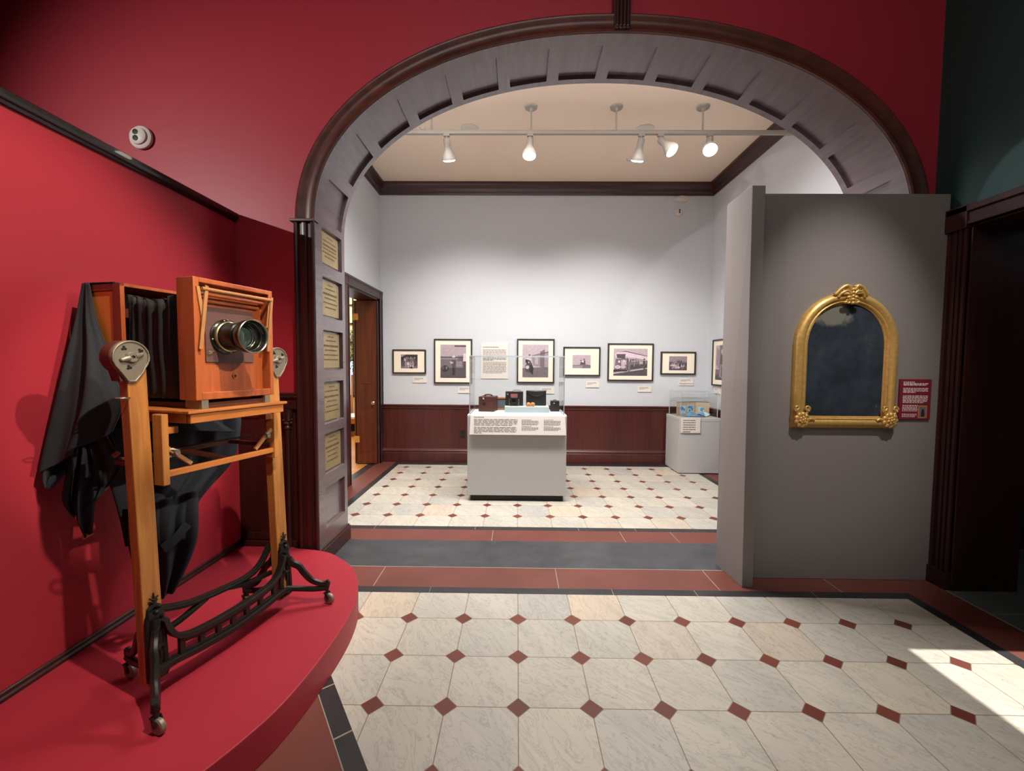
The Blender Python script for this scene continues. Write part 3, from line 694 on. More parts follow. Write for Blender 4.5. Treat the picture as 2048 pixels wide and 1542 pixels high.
# tilting table
b = MB(); b.box(-.535, .103, -.238, .238, zl(1.2505), zl(1.2628)); tb = b.build('table_board', 'oaky', st, bevel=.003)
b = MB(); b.box(.073, .093, -.2234, .2234, zl(1.2116), zl(1.2505)); b.build('front_apron', 'oaky', tb, bevel=.003)
for sg in (-1, 1):
    b = MB(); b.box(-.52, .073, min(sg*.2234, sg*.203), max(sg*.2234, sg*.203), zl(1.2116), zl(1.2505)); b.build('side_apron', 'oaky', tb, bevel=.003)
# cast iron base: a bracket on each post, truss between, two feet per side with casters
def iron(name): return MB()
for sg in (-1, 1):
    u0 = sg*.309
    b = MB(); xq = vp(.3)+.002
    # bracket as an arched frame with two slots
    def fr(pts, w=.013, d=.018): b.bar([(xq+.006+vp(z)-vp(.3), u0+y, zl(z)) for y, z in pts], d, w, up=(0, 0, 1)) if False else b.tube([(xq+.004+vp(z)-vp(.3), u0+y, zl(z)) for y, z in pts], w/2+.002, 8)
    arc = [(-.030, .235)]+[(-.030, .30), (-.0275, .42), (-.024, .475), (-.016, .507), (0, .52), (.016, .507), (.024, .475), (.0275, .42), (.030, .30), (.030, .235)]
    fr(arc, .016); fr([(-.03, .235), (.03, .235)], .018); fr([(-.029, .35), (.029, .35)], .016)
    b.box(xq-.004, xq+.006, u0-.03, u0-.011, zl(.235), zl(.47)); b.box(xq-.004, xq+.006, u0+.011, u0+.03, zl(.235), zl(.47)); b.box(xq-.004, xq+.006, u0-.022, u0+.022, zl(.455), zl(.50)); b.box(xq-.004, xq+.006, u0-.02, u0+.02, zl(.335), zl(.362))
    b.ball((xq+.01, u0, zl(.492)), .009, 10, 6)
    b.ball((xq+.012, u0, zl(.352)), .010, 10, 6)
    # small leaf finial
    b.tube([(xq-.002, u0, zl(.515)), (xq-.004, u0, zl(.565))], [.006, .003], 8)
    for y, z in ((-.012, .545), (.012, .545), (-.010, .532), (.010, .532)): b.tube([(xq-.002, u0, zl(z-.006)), (xq-.002, u0+y*1.3, zl(z+.004))], [.005, .003], 6)
    br = b.build('foot_bracket', 'iron', st, smooth='auto')
    for dx in (1, -1):
        xr = 0 if dx == 1 else -.075
        E_ = lambda x, y, z: (x, sg*y, zl(z)) if dx == 1 else (-.075-x, sg*(.31-(y-.31)*.35), zl(z))
        b = MB()
        top = catmull([(-.005, .312, .462), (.012, .325, .405), (.045, .350, .372), (.066, .362, .335), (.095, .384, .288), (.13, .405, .266), (.155, .420, .262), (.168, .430, .272)], 6)
        b.tube([E_(*p) for p in top], [.020-.006*i/len(top) for i in range(len(top))], 8, flat=.8)
        b.tube([E_(*p) for p in catmull([(-.005, .315, .262), (.05, .352, .250), (.11, .392, .238), (.165, .428, .236)], 5)], .0145, 8)
        b.tube([E_(.158, .424, .236), E_(.164, .428, .268)], .013, 8)
        b.build('foot_arm', 'iron', br, smooth='auto')
        # caster
        cx, cy = E_(.160, .424, 0)[:2]
        b = MB(); b.tube([(cx, cy, zl(.236)), (cx, cy, zl(.205))], .009, 8)
        for o_ in (-.013, .013): b.bar([(cx, cy+o_, zl(.21)), (cx+.012, cy+o_, zl(.178))], .004, .014, up=(1, 0, 0))
        b.bar([(cx-.004, cy-.015, zl(.210)), (cx-.004, cy+.015, zl(.210))], .016, .006)
        cs = b.build('caster', 'iron', st)
        b = MB(); b.lathe([(.012, -.010), (.024, -.010), (.0285, -.006), (.0285, .006), (.024, .010), (.012, .010)], (cx+.012, cy, zl(.15)+.0287), 'y', 24); b.build('wheel', 'pewter', cs, smooth='auto')
def truss(name, x, top, low, links):
    b = MB()
    tp = catmull([(x(p[0]), p[0], zl(p[1])) for p in top], 6); b.bar(tp, .032, .020)
    lp = catmull([(x(p[0]), p[0], zl(p[1])) for p in low], 6); b.bar(lp, .038, .023)
    mid = [(y, (t+l)/2) for y, t, l in links]
    for y, t, l in links:
        b.bar([(x(y), y, zl(l)), (x(y), y, zl(t))], .018, .022, up=(0, 1, 0))
    b.bar([(x(y), y, zl(l+.016)) for y, t, l in links], .016, .016); b.bar([(x(y), y, zl(t-.016)) for y, t, l in links], .016, .018)
    return b.build(name, 'iron', st, bevel=.002)
truss('front_stretcher', lambda y: .006, [(-.288, .455), (-.272, .405), (-.237, .357), (-.165, .331), (0, .322), (.165, .331), (.237, .357), (.272, .405), (.288, .455)],
      [(-.318, .250), (-.269, .268), (-.15, .252), (0, .242), (.15, .252), (.269, .268), (.318, .250)], [(-.225, .345, .262), (-.145, .327, .252), (-.07, .322, .245), (.0, .320, .242), (.07, .322, .245), (.145, .327, .252), (.225, .345, .262)])
b = MB(); xr = -.085
b.bar(catmull([(xr, -.29, zl(.475)), (xr, -.24, zl(.452)), (xr, -.12, zl(.412)), (xr, .06, zl(.392)), (xr, .16, zl(.392)), (xr, .235, zl(.425)), (xr, .29, zl(.50))], 6), .022, .026)
b.bar(catmull([(xr, -.29, zl(.475)), (xr, -.24, zl(.452)), (xr, -.12, zl(.412)), (xr, .06, zl(.392)), (xr, .16, zl(.392)), (xr, .235, zl(.425)), (xr, .29, zl(.50))], 6), .032, .008)
b.bar(catmull([(xr, .05, zl(.388)), (xr, .15, zl(.36)), (xr, .30, zl(.345))], 6), .024, .018)
b.bar(catmull([(xr, -.05, zl(.395)), (xr, -.17, zl(.36)), (xr, -.30, zl(.345))], 6), .024, .018)
b.build('rear_stretcher', 'iron', st, bevel=.002)

# ------------------------------------------------------------------ studio camera on the stand
TZ = 1.2632
cm = thing('studio_camera', 'antique wooden studio view camera with brass-ringed black lens, on the tall stand', 'camera', (OX, OY, TZ), -TH)
zc_ = lambda z: z-TZ
ub, vb, vk, zt, zb = .186, .0765, -.0165, 1.789, 1.299
b = MB(); tk = .020
b.box(vk, vb, -ub, -ub+tk+.004, zc_(zb), zc_(zt)); b.box(vk, vb, ub-tk, ub, zc_(zb), zc_(zt)); b.box(vk, vb, -ub+tk+.004, ub-tk, zc_(zt-tk), zc_(zt)); b.box(vk, vb, -ub+tk+.004, ub-tk, zc_(zb), zc_(zb+.030))
fb = b.build('front_standard', 'camwood', cm, bevel=.003)
b = MB(); b.box(.012, .030, -ub+tk, ub-tk, zc_(zb+.025), zc_(1.700)); b.box(.004, .012, -ub+tk, ub-tk, zc_(1.69), zc_(zt-.015)); fbd = b.build('front_board', 'camwood', fb, bevel=.0015)
b = MB(); b.box(.008, .020, -ub+tk+.001, ub-tk-.001, zc_(1.685), zc_(1.700)); b.mat(0); b.build('dark_slot', 'hole', fb)
for y in (-.150, .150):
    b = MB(); b.box(vk, .074, y-.014, y+.014, 0, zc_(zb)+.001); b.build('foot_block', 'pewter', cm)
b = MB(); b.box(-.54, .060, -.145, .145, 0, .022); b.build('camera_bed', 'dark_bed', cm, bevel=.003)
lb = MB(); lb.box(.030, .038, -.112, .112, zc_(1.452), zc_(1.682)); lbo = lb.build('lens_board', 'lensboard', cm, bevel=.0015)
for y, z in ((-.095, 1.492),):
    b = MB(); b.lathe([(.006, 0), (.009, .002), (.006, .006)], (.038, y, zc_(z)), 'x', 12); b.bar([(.042, y-.012, zc_(z-.008)), (.042, y+.012, zc_(z+.008))], .004, .005, up=(1, 0, 0)); b.build('turn_button', 'brass', lbo)
b = MB(); b.lathe([(.012, 0), (.012, .004), (.006, .0045), (.0055, .001)], (.030, .02, zc_(1.392)), 'x', 20); b.mat(1).lathe([(.0055, 0), (.0055, .0035)], (.030, .02, zc_(1.392)), 'x', 14); b.build('bush', ['camwood', 'hole'], cm, smooth='auto')
# lens: axis along +x
LU, LZ = -.022, zc_(1.562); X0 = .038
b = MB(); b.lathe([(.074, 0), (.074, .006), (.066, .010), (.062, .016)], (X0, LU, LZ), 'x', 48); ln = b.build('lens', 'lensblack', cm, smooth='auto')
for k in range(8):
    b = MB(); an = PI*k/4+.2; b.ball((X0+.007, LU+.068*math.cos(an), LZ+.068*math.sin(an)), .0042, 8, 6); b.build('flange_screw', 'brass', ln)
b = MB(); b.lathe([(.060, .012), (.0645, .014), (.0645, .024), (.060, .027)], (X0, LU, LZ), 'x', 48, cap=False); b.build('mount_ring', 'brass', ln, smooth='auto')
b = MB(); b.lathe([(.058, .020), (.058, .084), (.061, .087), (.061, .094), (.057, .098), (.057, .104), (.064, .114), (.069, .122), (.069, .148)], (X0, LU, LZ), 'x', 48, cap=False); b.build('barrel', 'lensblack', ln, smooth='auto')
b = MB(); b.lathe([(.0690, .146), (.0715, .149), (.0715, .154), (.0690, .156), (.066, .153), (.066, .147)], (X0, LU, LZ), 'x', 48, cap=False); b.build('front_rim', 'steel', ln, smooth='auto')
b = MB(); b.lathe([(.068, .150), (.065, .146), (.0595, .128), (.058, .126)], (X0, LU, LZ), 'x', 48, cap=False); b.build('hood_inside', 'lensblack', ln, smooth='auto', fix=False)
b = MB(); b.lathe([(.0590, .128), (.050, .1330), (.036, .1375), (.02, .1395), (1e-7, .140)], (X0, LU, LZ), 'x', 40, cap=False); b.build('front_glass', 'lens_clear', ln, smooth=True)
b = MB(); b.lathe([(.0590, .126), (.056, .118), (.054, .100), (.047, .094), (.046, .088)], (X0, LU, LZ), 'x', 48, cap=False); b.build('inner_barrel', 'lensblack', ln, smooth='auto', fix=False)
for r_, h_ in ((.0545, .101), (.0475, .0955)):
    b = MB(); b.tube([(X0+h_, LU+r_*math.cos(t), LZ+r_*math.sin(t)) for t in [2*PI*i/48 for i in range(48)]], .0011, 6, closed=True); b.build('retaining_ring', 'steel', ln, smooth=True)
b = MB(); b.lathe([(.046, .088), (.035, .0915), (.018, .094), (1e-7, .0945)], (X0, LU, LZ), 'x', 40, cap=False); b.build('inner_glass', 'lensglass', ln, smooth=True)
b = MB(); b.lathe([(.0612, .1315), (.0600, .1300), (.0592, .1292)], (X0-.0005, LU, LZ), 'x', 48, cap=False); b.build('bezel_ring', 'steel', ln, smooth=True)
b = MB(); rnd = random.Random(5)
for a0, a1 in ((.25, 1.15), (4.1, 5.6)):
    a = a0
    while a < a1:
        da = rnd.choice((.02, .035, .05)); P3 = lambda r, an, h: (X0+h, LU+r*math.cos(an), LZ+r*math.sin(an))
        b.poly([P3(.0613, a, .1345), P3(.0613, a+da, .1345), P3(.0640, a+da, .1425), P3(.0640, a, .1425)]); a += da+.022
b.build('engraved_lettering', 'brass', ln, fix=False)
# rods and scissor sticks above the lens
for v, z, r_, y0, y1, m in ((.088, 1.744, .0075, -.160, .168, 'pale_wood'), (.060, 1.727, .0065, -.150, .150, 'camwood'), (.040, 1.703, .0075, -.132, .140, 'camwood')):
    b = MB(); b.tube([(v, y0, zc_(z)), (v, y1, zc_(z))], r_, 12); b.build('shutter_rod', m, cm, smooth='auto')
for sg in (-1, 1):
    for x, a, c in ((.080, (sg*.171, 1.752), (sg*.152, 1.612)), (.088, (sg*.140 if sg < 0 else .172, 1.758), (sg*.172 if sg < 0 else .146, 1.502)), (.074, (sg*.150, 1.62), (sg*.163, 1.508))):
        b = MB(); b.bar([(x, a[0], zc_(a[1])), (x, c[0], zc_(c[1]))], .007, .014, up=(0, 1, 0)); b.build('shutter_stick', 'pale_wood', cm, bevel=.0015)
# rear standard: dark stile in front, orange panel, top and bottom rails
ur, vf, vr, zr = .196, -.328, -.538, 1.780
b = MB()
for sg in (-1, 1):
    y0, y1 = sorted((sg*ur, sg*(ur-.018)))
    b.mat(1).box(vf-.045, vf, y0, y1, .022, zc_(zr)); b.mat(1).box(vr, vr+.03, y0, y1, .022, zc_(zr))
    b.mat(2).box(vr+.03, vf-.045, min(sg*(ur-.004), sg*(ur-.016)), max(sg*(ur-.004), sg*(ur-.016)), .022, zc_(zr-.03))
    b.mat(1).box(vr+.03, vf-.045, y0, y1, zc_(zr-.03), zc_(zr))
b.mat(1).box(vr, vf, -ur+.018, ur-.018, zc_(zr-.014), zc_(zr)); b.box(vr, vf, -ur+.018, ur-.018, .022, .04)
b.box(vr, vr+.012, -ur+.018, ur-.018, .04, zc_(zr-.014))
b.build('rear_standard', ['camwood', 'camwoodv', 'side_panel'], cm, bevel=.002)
b = MB()
for sg in (-1, 1): b.box(vf, vf+.006, min(sg*ur, sg*(ur-.016)), max(sg*ur, sg*(ur-.016)), .03, zc_(zr))
b.box(vf, vf+.006, -ur, ur, zc_(zr-.013), zc_(zr)); b.build('front_edge_frame', 'camwood', cm, bevel=.001)
# bellows of soft black cloth, gathered in hanging folds
b = MB()
def bel(v, t, side):
    fo = .7*math.sin((v+.33)*2*PI/.058)+.45*math.sin((v+.33)*2*PI/.031+1.3+.8*math.sin(t*3))
    if side: return (v+.004*math.sin(t*9), side*(.158+.014*fo*(.35+.65*t)), zc_(1.30)+(.435-.028*math.sin((v+.33)/.31*PI))*t)
nv = 60
for sd in (-1, 1):
    b.grid([[bel(-.335+.325*i/nv, j/14, sd) for i in range(nv+1)] for j in range(15)])
b.grid([[( -.335+.325*i/nv, -.158+.316*j/12, zc_(1.735)-.028*math.sin(i/nv*PI)-.006*math.sin((-.335+.325*i/nv+.33)*2*PI/.052)-.02*math.sin(j/12*PI)) for i in range(nv+1)] for j in range(13)])
b.grid([[( -.335+.325*i/nv, -.158+.316*j/12, .045) for i in range(nv+1)] for j in range(13)])
b.build('bellows', 'bellows', cm, smooth=True, solid=.003, fix=False)

# ------------------------------------------------------------------ focusing cloth
cl = thing('focusing_cloth', 'black focusing cloth draped over the back of the studio camera, hanging in folds', 'cloth', (OX, OY, PZ), -TH)
def sheet(name, left, right, bulge, folds, amp, nu=46, nv_=54, mat='cloth'):
    """ruled sheet between two edge curves with vertical folds; hem follows the curves' ends"""
    Lc, Rc = catmull(left, 10), catmull(right, 10)
    def at(c, t):
        x = t*(len(c)-1); i = min(int(x), len(c)-2); return c[i].lerp(c[i+1], x-i)
    rows = []
    for j in range(nv_+1):
        t = j/nv_; r = []
        a, c = at(Lc, t), at(Rc, t); d = c-a; nrm = Vector((d.y, -d.x, 0)).normalized() if d.length > 1e-5 else Vector((1, 0, 0))
        for i in range(nu+1):
            s_ = i/nu; env = math.sin(PI*s_)**.6
            off = bulge(s_, t)+amp(t)*sum(k*math.sin(2*PI*(fr*s_+ph+dr*t)) for fr, k, ph, dr in folds)*env
            p = a+d*s_+nrm*off; r.append((p.x, p.y, p.z-PZ))
        rows.append(r)
    b = MB(); b.grid(rows); return b.build(name, mat, cl, smooth=True, solid=.004, fix=False)
# side fall: from the top back corner down the left side, spreading towards the post
sheet('side_fall', [(-.548, -.200, 1.786), (-.552, -.223, 1.640), (-.555, -.254, 1.499), (-.556, -.300, 1.290), (-.558, -.338, 1.110), (-.558, -.360, 1.000)],
      [(-.500, -.202, 1.786), (-.458, -.206, 1.64), (-.392, -.210, 1.510), (-.30, -.232, 1.375), (-.235, -.252, 1.300), (-.24, -.262, 1.240), (-.29, -.262, 1.165)],
      lambda s_, t: .022*t*math.sin(PI*s_), [(1.25, .9, .30, .12), (3.1, .28, .4, -.1)], lambda t: .048*(t**.8))
sheet('inner_fall', [(-.50, -.262, 1.24), (-.48, -.255, 1.17), (-.475, -.228, 1.008), (-.48, -.226, .848)], [(-.30, -.268, 1.20), (-.36, -.240, 1.14), (-.42, -.160, .99), (-.47, -.220, .861)], lambda s_, t: .0, [(1.6, .8, .3, .1)], lambda t: .014, 24, 30)
# pointed tails at the hem
sheet('tail', [(-.552, -.300, 1.18), (-.556, -.33, 1.108), (-.556, -.357, .985), (-.554, -.352, .938)], [(-.545, -.225, 1.18), (-.545, -.243, 1.093), (-.548, -.272, 1.010), (-.551, -.338, .928)], lambda s_, t: .012, [(1.1, .9, .25, .1)], lambda t: .020, 26, 34)
sheet('tail', [(-.535, -.278, 1.185), (-.538, -.291, .997), (-.54, -.307, .878), (-.54, -.280, .808)], [(-.52, -.184, 1.173), (-.525, -.210, 1.0), (-.53, -.239, .887), (-.535, -.270, .790)], lambda s_, t: .012, [(1.1, .9, .1, .15)], lambda t: .020, 24, 34)
sheet('tail', [(-.510, -.242, 1.160), (-.510, -.263, .949), (-.512, -.278, .804), (-.512, -.252, .698)], [(-.49, -.170, 1.150), (-.495, -.208, .936), (-.50, -.221, .829), (-.505, -.230, .715)], lambda s_, t: .014, [(1.0, .9, .3, .1)], lambda t: .016, 24, 38)
sheet('tail', [(-.41, -.222, 1.19), (-.405, -.209, 1.106), (-.40, -.196, 1.046)], [(-.385, -.225, 1.19), (-.39, -.203, 1.117), (-.39, -.187, 1.064)], lambda s_, t: .0, [(1.0, .3, .0, .0)], lambda t: .004, 8, 16)
b = MB(); b.bar([(-.516, -.256, .694-PZ), (-.503, -.228, .712-PZ)], .012, .016); b.build('hem_end', 'hem', cl)
b = MB(); b.bar([(-.402, -.198, 1.044-PZ), (-.388, -.186, 1.062-PZ)], .012, .018); b.build('hem_end', 'hem', cl)
# cover over the rear top edge
b = MB(); b.grid([[(x, y, z-PZ) for y in (-.2, -.1, 0, .1, .2)] for x, z in ((-.36, 1.7835), (-.45, 1.785), (-.54, 1.787), (-.553, 1.78), (-.556, 1.70), (-.558, 1.55), (-.56, 1.40), (-.558, 1.30))]); b.build('back_cover', 'cloth', cl, smooth=True, solid=.004, fix=False)
# back fall: bunched under the table, then hanging to a long tail
sheet('back_fall', [(-.545, -.215, 1.20), (-.53, -.20, 1.10), (-.50, -.165, .92), (-.50, -.13, .75), (-.50, -.11, .60)], [(-.44, .43, 1.20), (-.44, .445, 1.10), (-.44, .39, .90), (-.44, .19, .72), (-.44, .165, .55)],
      lambda s_, t: .04*math.sin(PI*s_), [(2.4, .8, .1, .2), (5.2, .35, .4, .1)], lambda t: .03, 50, 44)
sheet('back_tail', [(-.47, -.12, .80), (-.48, -.115, .60), (-.48, -.075, .42), (-.48, -.02, .305)], [(-.42, .16, .80), (-.42, .155, .58), (-.43, .125, .46), (-.44, .05, .315)],
      lambda s_, t: .02, [(2.1, .9, .2, .1)], lambda t: .03, 36, 36)
b = MB(); b.bar([(-.40, -.02, .56-PZ), (-.40, .04, .585-PZ), (-.40, .10, .64-PZ)], .006, .05); b.build('strap', 'cloth', cl, bevel=.002)
sheet('under_fall', [(-.50, -.19, 1.19), (-.42, -.19, 1.175), (-.33, -.18, 1.165)], [(-.50, .32, 1.19), (-.42, .30, 1.13), (-.345, .345, 1.07)], lambda s_, t: -.01, [(2.2, .6, .1, .2)], lambda t: .012, 24, 16)

# ------------------------------------------------------------------ gilt mirror on the grey panel
MY = 2.845; mcx = 2.172
mr = thing('wall_mirror', 'arched gilt framed mirror with tarnished dark glass hanging on the grey panel', 'mirror', (mcx, MY, 1.04))
def mout(off, n=40):
    """outline of the frame, inset by off; starts bottom left, clockwise"""
    hw, zb_, zs, ah = .340-off*.98, 1.043+off*.86, 1.585, .350-off*.80
    o = [(-hw, zb_)]
    for i in range(n+1):
        a = PI-PI*i/n; o.append((hw*(1 if math.cos(a) >= 0 else -1)*abs(math.cos(a))**.94, zs+ah*math.sin(a)**.96 if math.sin(a) > 0 else zs))
    o.append((hw, zb_)); return o
b = MB()
prof = [(0, .0), (.0, .018), (.010, .030), (.024, .040), (.040, .043), (.054, .038), (.062, .028), (.066, .030), (.072, .032), (.078, .028), (.082, .018), (.086, .020), (.090, .016), (.092, .010)]
rings = [[(x, -d, z-1.04) for x, z in mout(o_)] for o_, d in prof]
rings = [r+[r[0]] for r in rings]; b.grid(rings)
fo = b.build('frame', 'gold', mr, smooth='auto', fix=False)
b = MB(); b.prism_y([(x, z-1.04) for x, z in mout(.088)], -.012, -.006); b.build('mirror_glass', 'mirror', mr)
def scroll(b, c, r, turns=1.4, a0=0, w=.008, sg=1):
    b.tube([(c[0]+sg*r*(1-.75*i/22)*math.cos(a0+turns*2*PI*i/22), c[1], c[2]+r*(1-.75*i/22)*math.sin(a0+turns*2*PI*i/22)) for i in range(23)], [w*(1-.4*i/22) for i in range(23)], 8)
b = MB(); zt_ = .88
for sg in (-1, 1):
    b.tube(catmull([(sg*.012, -.046, zt_+.022), (sg*.03, -.05, zt_+.052), (sg*.06, -.046, zt_+.045), (sg*.09, -.04, zt_+.015), (sg*.105, -.036, zt_-.005)], 5), [.013]*20+[.006], 8)
    b.tube(catmull([(sg*.01, -.05, zt_), (sg*.035, -.05, zt_+.02), (sg*.07, -.046, zt_+.005), (sg*.085, -.04, zt_-.02)], 5), .010, 8)
    scroll(b, (sg*.05, -.048, zt_+.028), .024, 1.3, 1, .008, sg); scroll(b, (sg*.03, -.05, zt_-.045), .018, 1.2, 2, .007, sg)
    b.ball((sg*.022, -.05, zt_-.02), (.016, .012, .012)); b.ball((sg*.04, -.047, zt_-.052), (.016, .012, .010)); b.ball((sg*.018, -.05, zt_+.05), (.014, .01, .01))
for z in (.03, .01, -.012, -.034, -.056): b.ball((0, -.053, zt_+z), (.013, .013, .011))
b.tube([(-.06, -.046, zt_+.004), (.06, -.048, zt_+.004)], .01, 8)
b.build('crest_ornament', 'gold', mr, smooth=True)
for sg in (-1, 1):
    b = MB(); cx, cz = sg*.288, .058
    for k in range(9):
        a = 2*PI*k/9; b.ball((cx+.036*math.cos(a), -.042, cz+.036*math.sin(a)), (.018, .014, .018), 10, 6)
    for k in range(6):
        a = 2*PI*k/6+.3; b.ball((cx+.017*math.cos(a), -.052, cz+.017*math.sin(a)), (.011, .010, .011), 8, 6)
    b.ball((cx, -.056, cz), .010)
    for o_, w_ in ((-.030, .020), (.034, .020)): scroll(b, (cx+o_, -.040, cz+.074), w_, 1.2, -1.2, .008, 1 if o_ > 0 else -1)
    b.tube(catmull([(cx-.02, -.042, cz+.03), (cx-.034, -.042, cz+.055), (cx-.02, -.04, cz+.078)], 5), .008, 8); b.tube(catmull([(cx+.02, -.042, cz+.03), (cx+.036, -.042, cz+.055), (cx+.02, -.04, cz+.078)], 5), .008, 8)
    b.tube(catmull([(cx-sg*.04, -.04, cz), (cx-sg*.065, -.04, cz+.006), (cx-sg*.085, -.038, cz-.004)], 5), [.010]*10+[.004], 8)
    b.build('corner_ornament', 'gold', mr, smooth=True)

def card(name, x0, x1, z0, z1, y, mat, label, cat, group=None, thick=.006):
    t = thing(name, label, cat, ((x0+x1)/2, y, z0), 0, group)
    b = MB(); b.box(-(x1-x0)/2, (x1-x0)/2, -thick, -.0005, 0, z1-z0); b.build('card', mat, t)
    return t, x1-x0, z1-z0
t, W, H = card('wall_label', 2.541, 2.748, 1.104, 1.370, MY, 'label_red', 'dark red text card with a tiny photo, right of the gilt mirror', 'label', thick=.012)
rnd = random.Random(11); f2 = lambda u, v: (u, -.0126, v)
b = MB(); x0 = -W/2+.022; wt = W-.044
words(b, x0, H-.016, wt*.45, 1, .0085, f2, rnd, 1, .75); words(b, x0, H-.026, wt, 2, .0085, f2, rnd, .93, .75)
words(b, x0, H-.058, wt, 4, .0088, f2, rnd, .5, .55); words(b, x0, H-.108, wt, 6, .0088, f2, rnd, .85, .55); words(b, x0, H-.172, wt*.62, 5, .0088, f2, rnd, 1, .55); words(b, x0, H-.230, wt*.58, 3, .0085, f2, rnd, .9, .5)
b.build('lettering', 'ink_white', t, fix=False)
b = MB(); px = W/2-.08; b.box(px, px+.058, -.0128, -.012, .008, .092); b.mat(1).box(px+.007, px+.051, -.0134, -.012, .016, .084); b.mat(2).poly([(px+.018, -.0136, .018), (px+.042, -.0136, .018), (px+.040, -.0136, .050), (px+.036, -.0136, .068), (px+.024, -.0136, .068), (px+.020, -.0136, .050)])
b.build('tiny_photo', ['tan_leather', 'p2', 'p0'], t)

# ------------------------------------------------------------------ wall sensors and smoke detector
def sensor(loc, label, s=1.0):
    t = thing('wall_sensor', label, 'sensor', loc)
    b = MB(); b.lathe([(.0, 0), (.072*s, 0), (.078*s, -.008), (.076*s, -.022), (.06*s, -.034)], (0, 0, 0), 'y', 36); b.build('base', 'white_plastic', t, smooth='auto')
    b = MB(); b.lathe([(.058*s, -.03), (.056*s, -.044), (.045*s, -.052), (1e-6, -.054)], (0, 0, 0), 'y', 32); b.build('dome', 'white_plastic', t, smooth='auto')
    for z in (.02*s, -.02*s):
        b = MB(); b.lathe([(.018*s, -.050), (.018*s, -.0555), (.012*s, -.057), (1e-6, -.057)], (-.006*s, 0, z), 'y', 20); b.build('lens', 'black', t, smooth='auto')
sensor((-2.59, 2.97, 2.985), 'white round sensor with two dark lenses, high on the red wall at left')
sensor((2.283, YB, 3.622), 'small white round sensor with two dark lenses on the pale gallery wall', .68)
t = thing('smoke_detector', 'white round smoke detector just under the dark cornice of the gallery', 'detector', (2.315, YB, 3.80))
b = MB(); b.lathe([(.0, 0), (.088, 0), (.092, -.012), (.08, -.03), (.05, -.036), (1e-6, -.037)], (0, 0, 0), 'y', 36)
for v in range(len(b.v)): x, y, z = b.v[v]; b.v[v] = (x*1.05, y*1.6, z*.5)
b.build('housing', 'white_plastic', t, smooth='auto'); b = MB(); b.ball((.03, -.06, -.01), .004, 8, 6); b.build('indicator', 'hole', t)

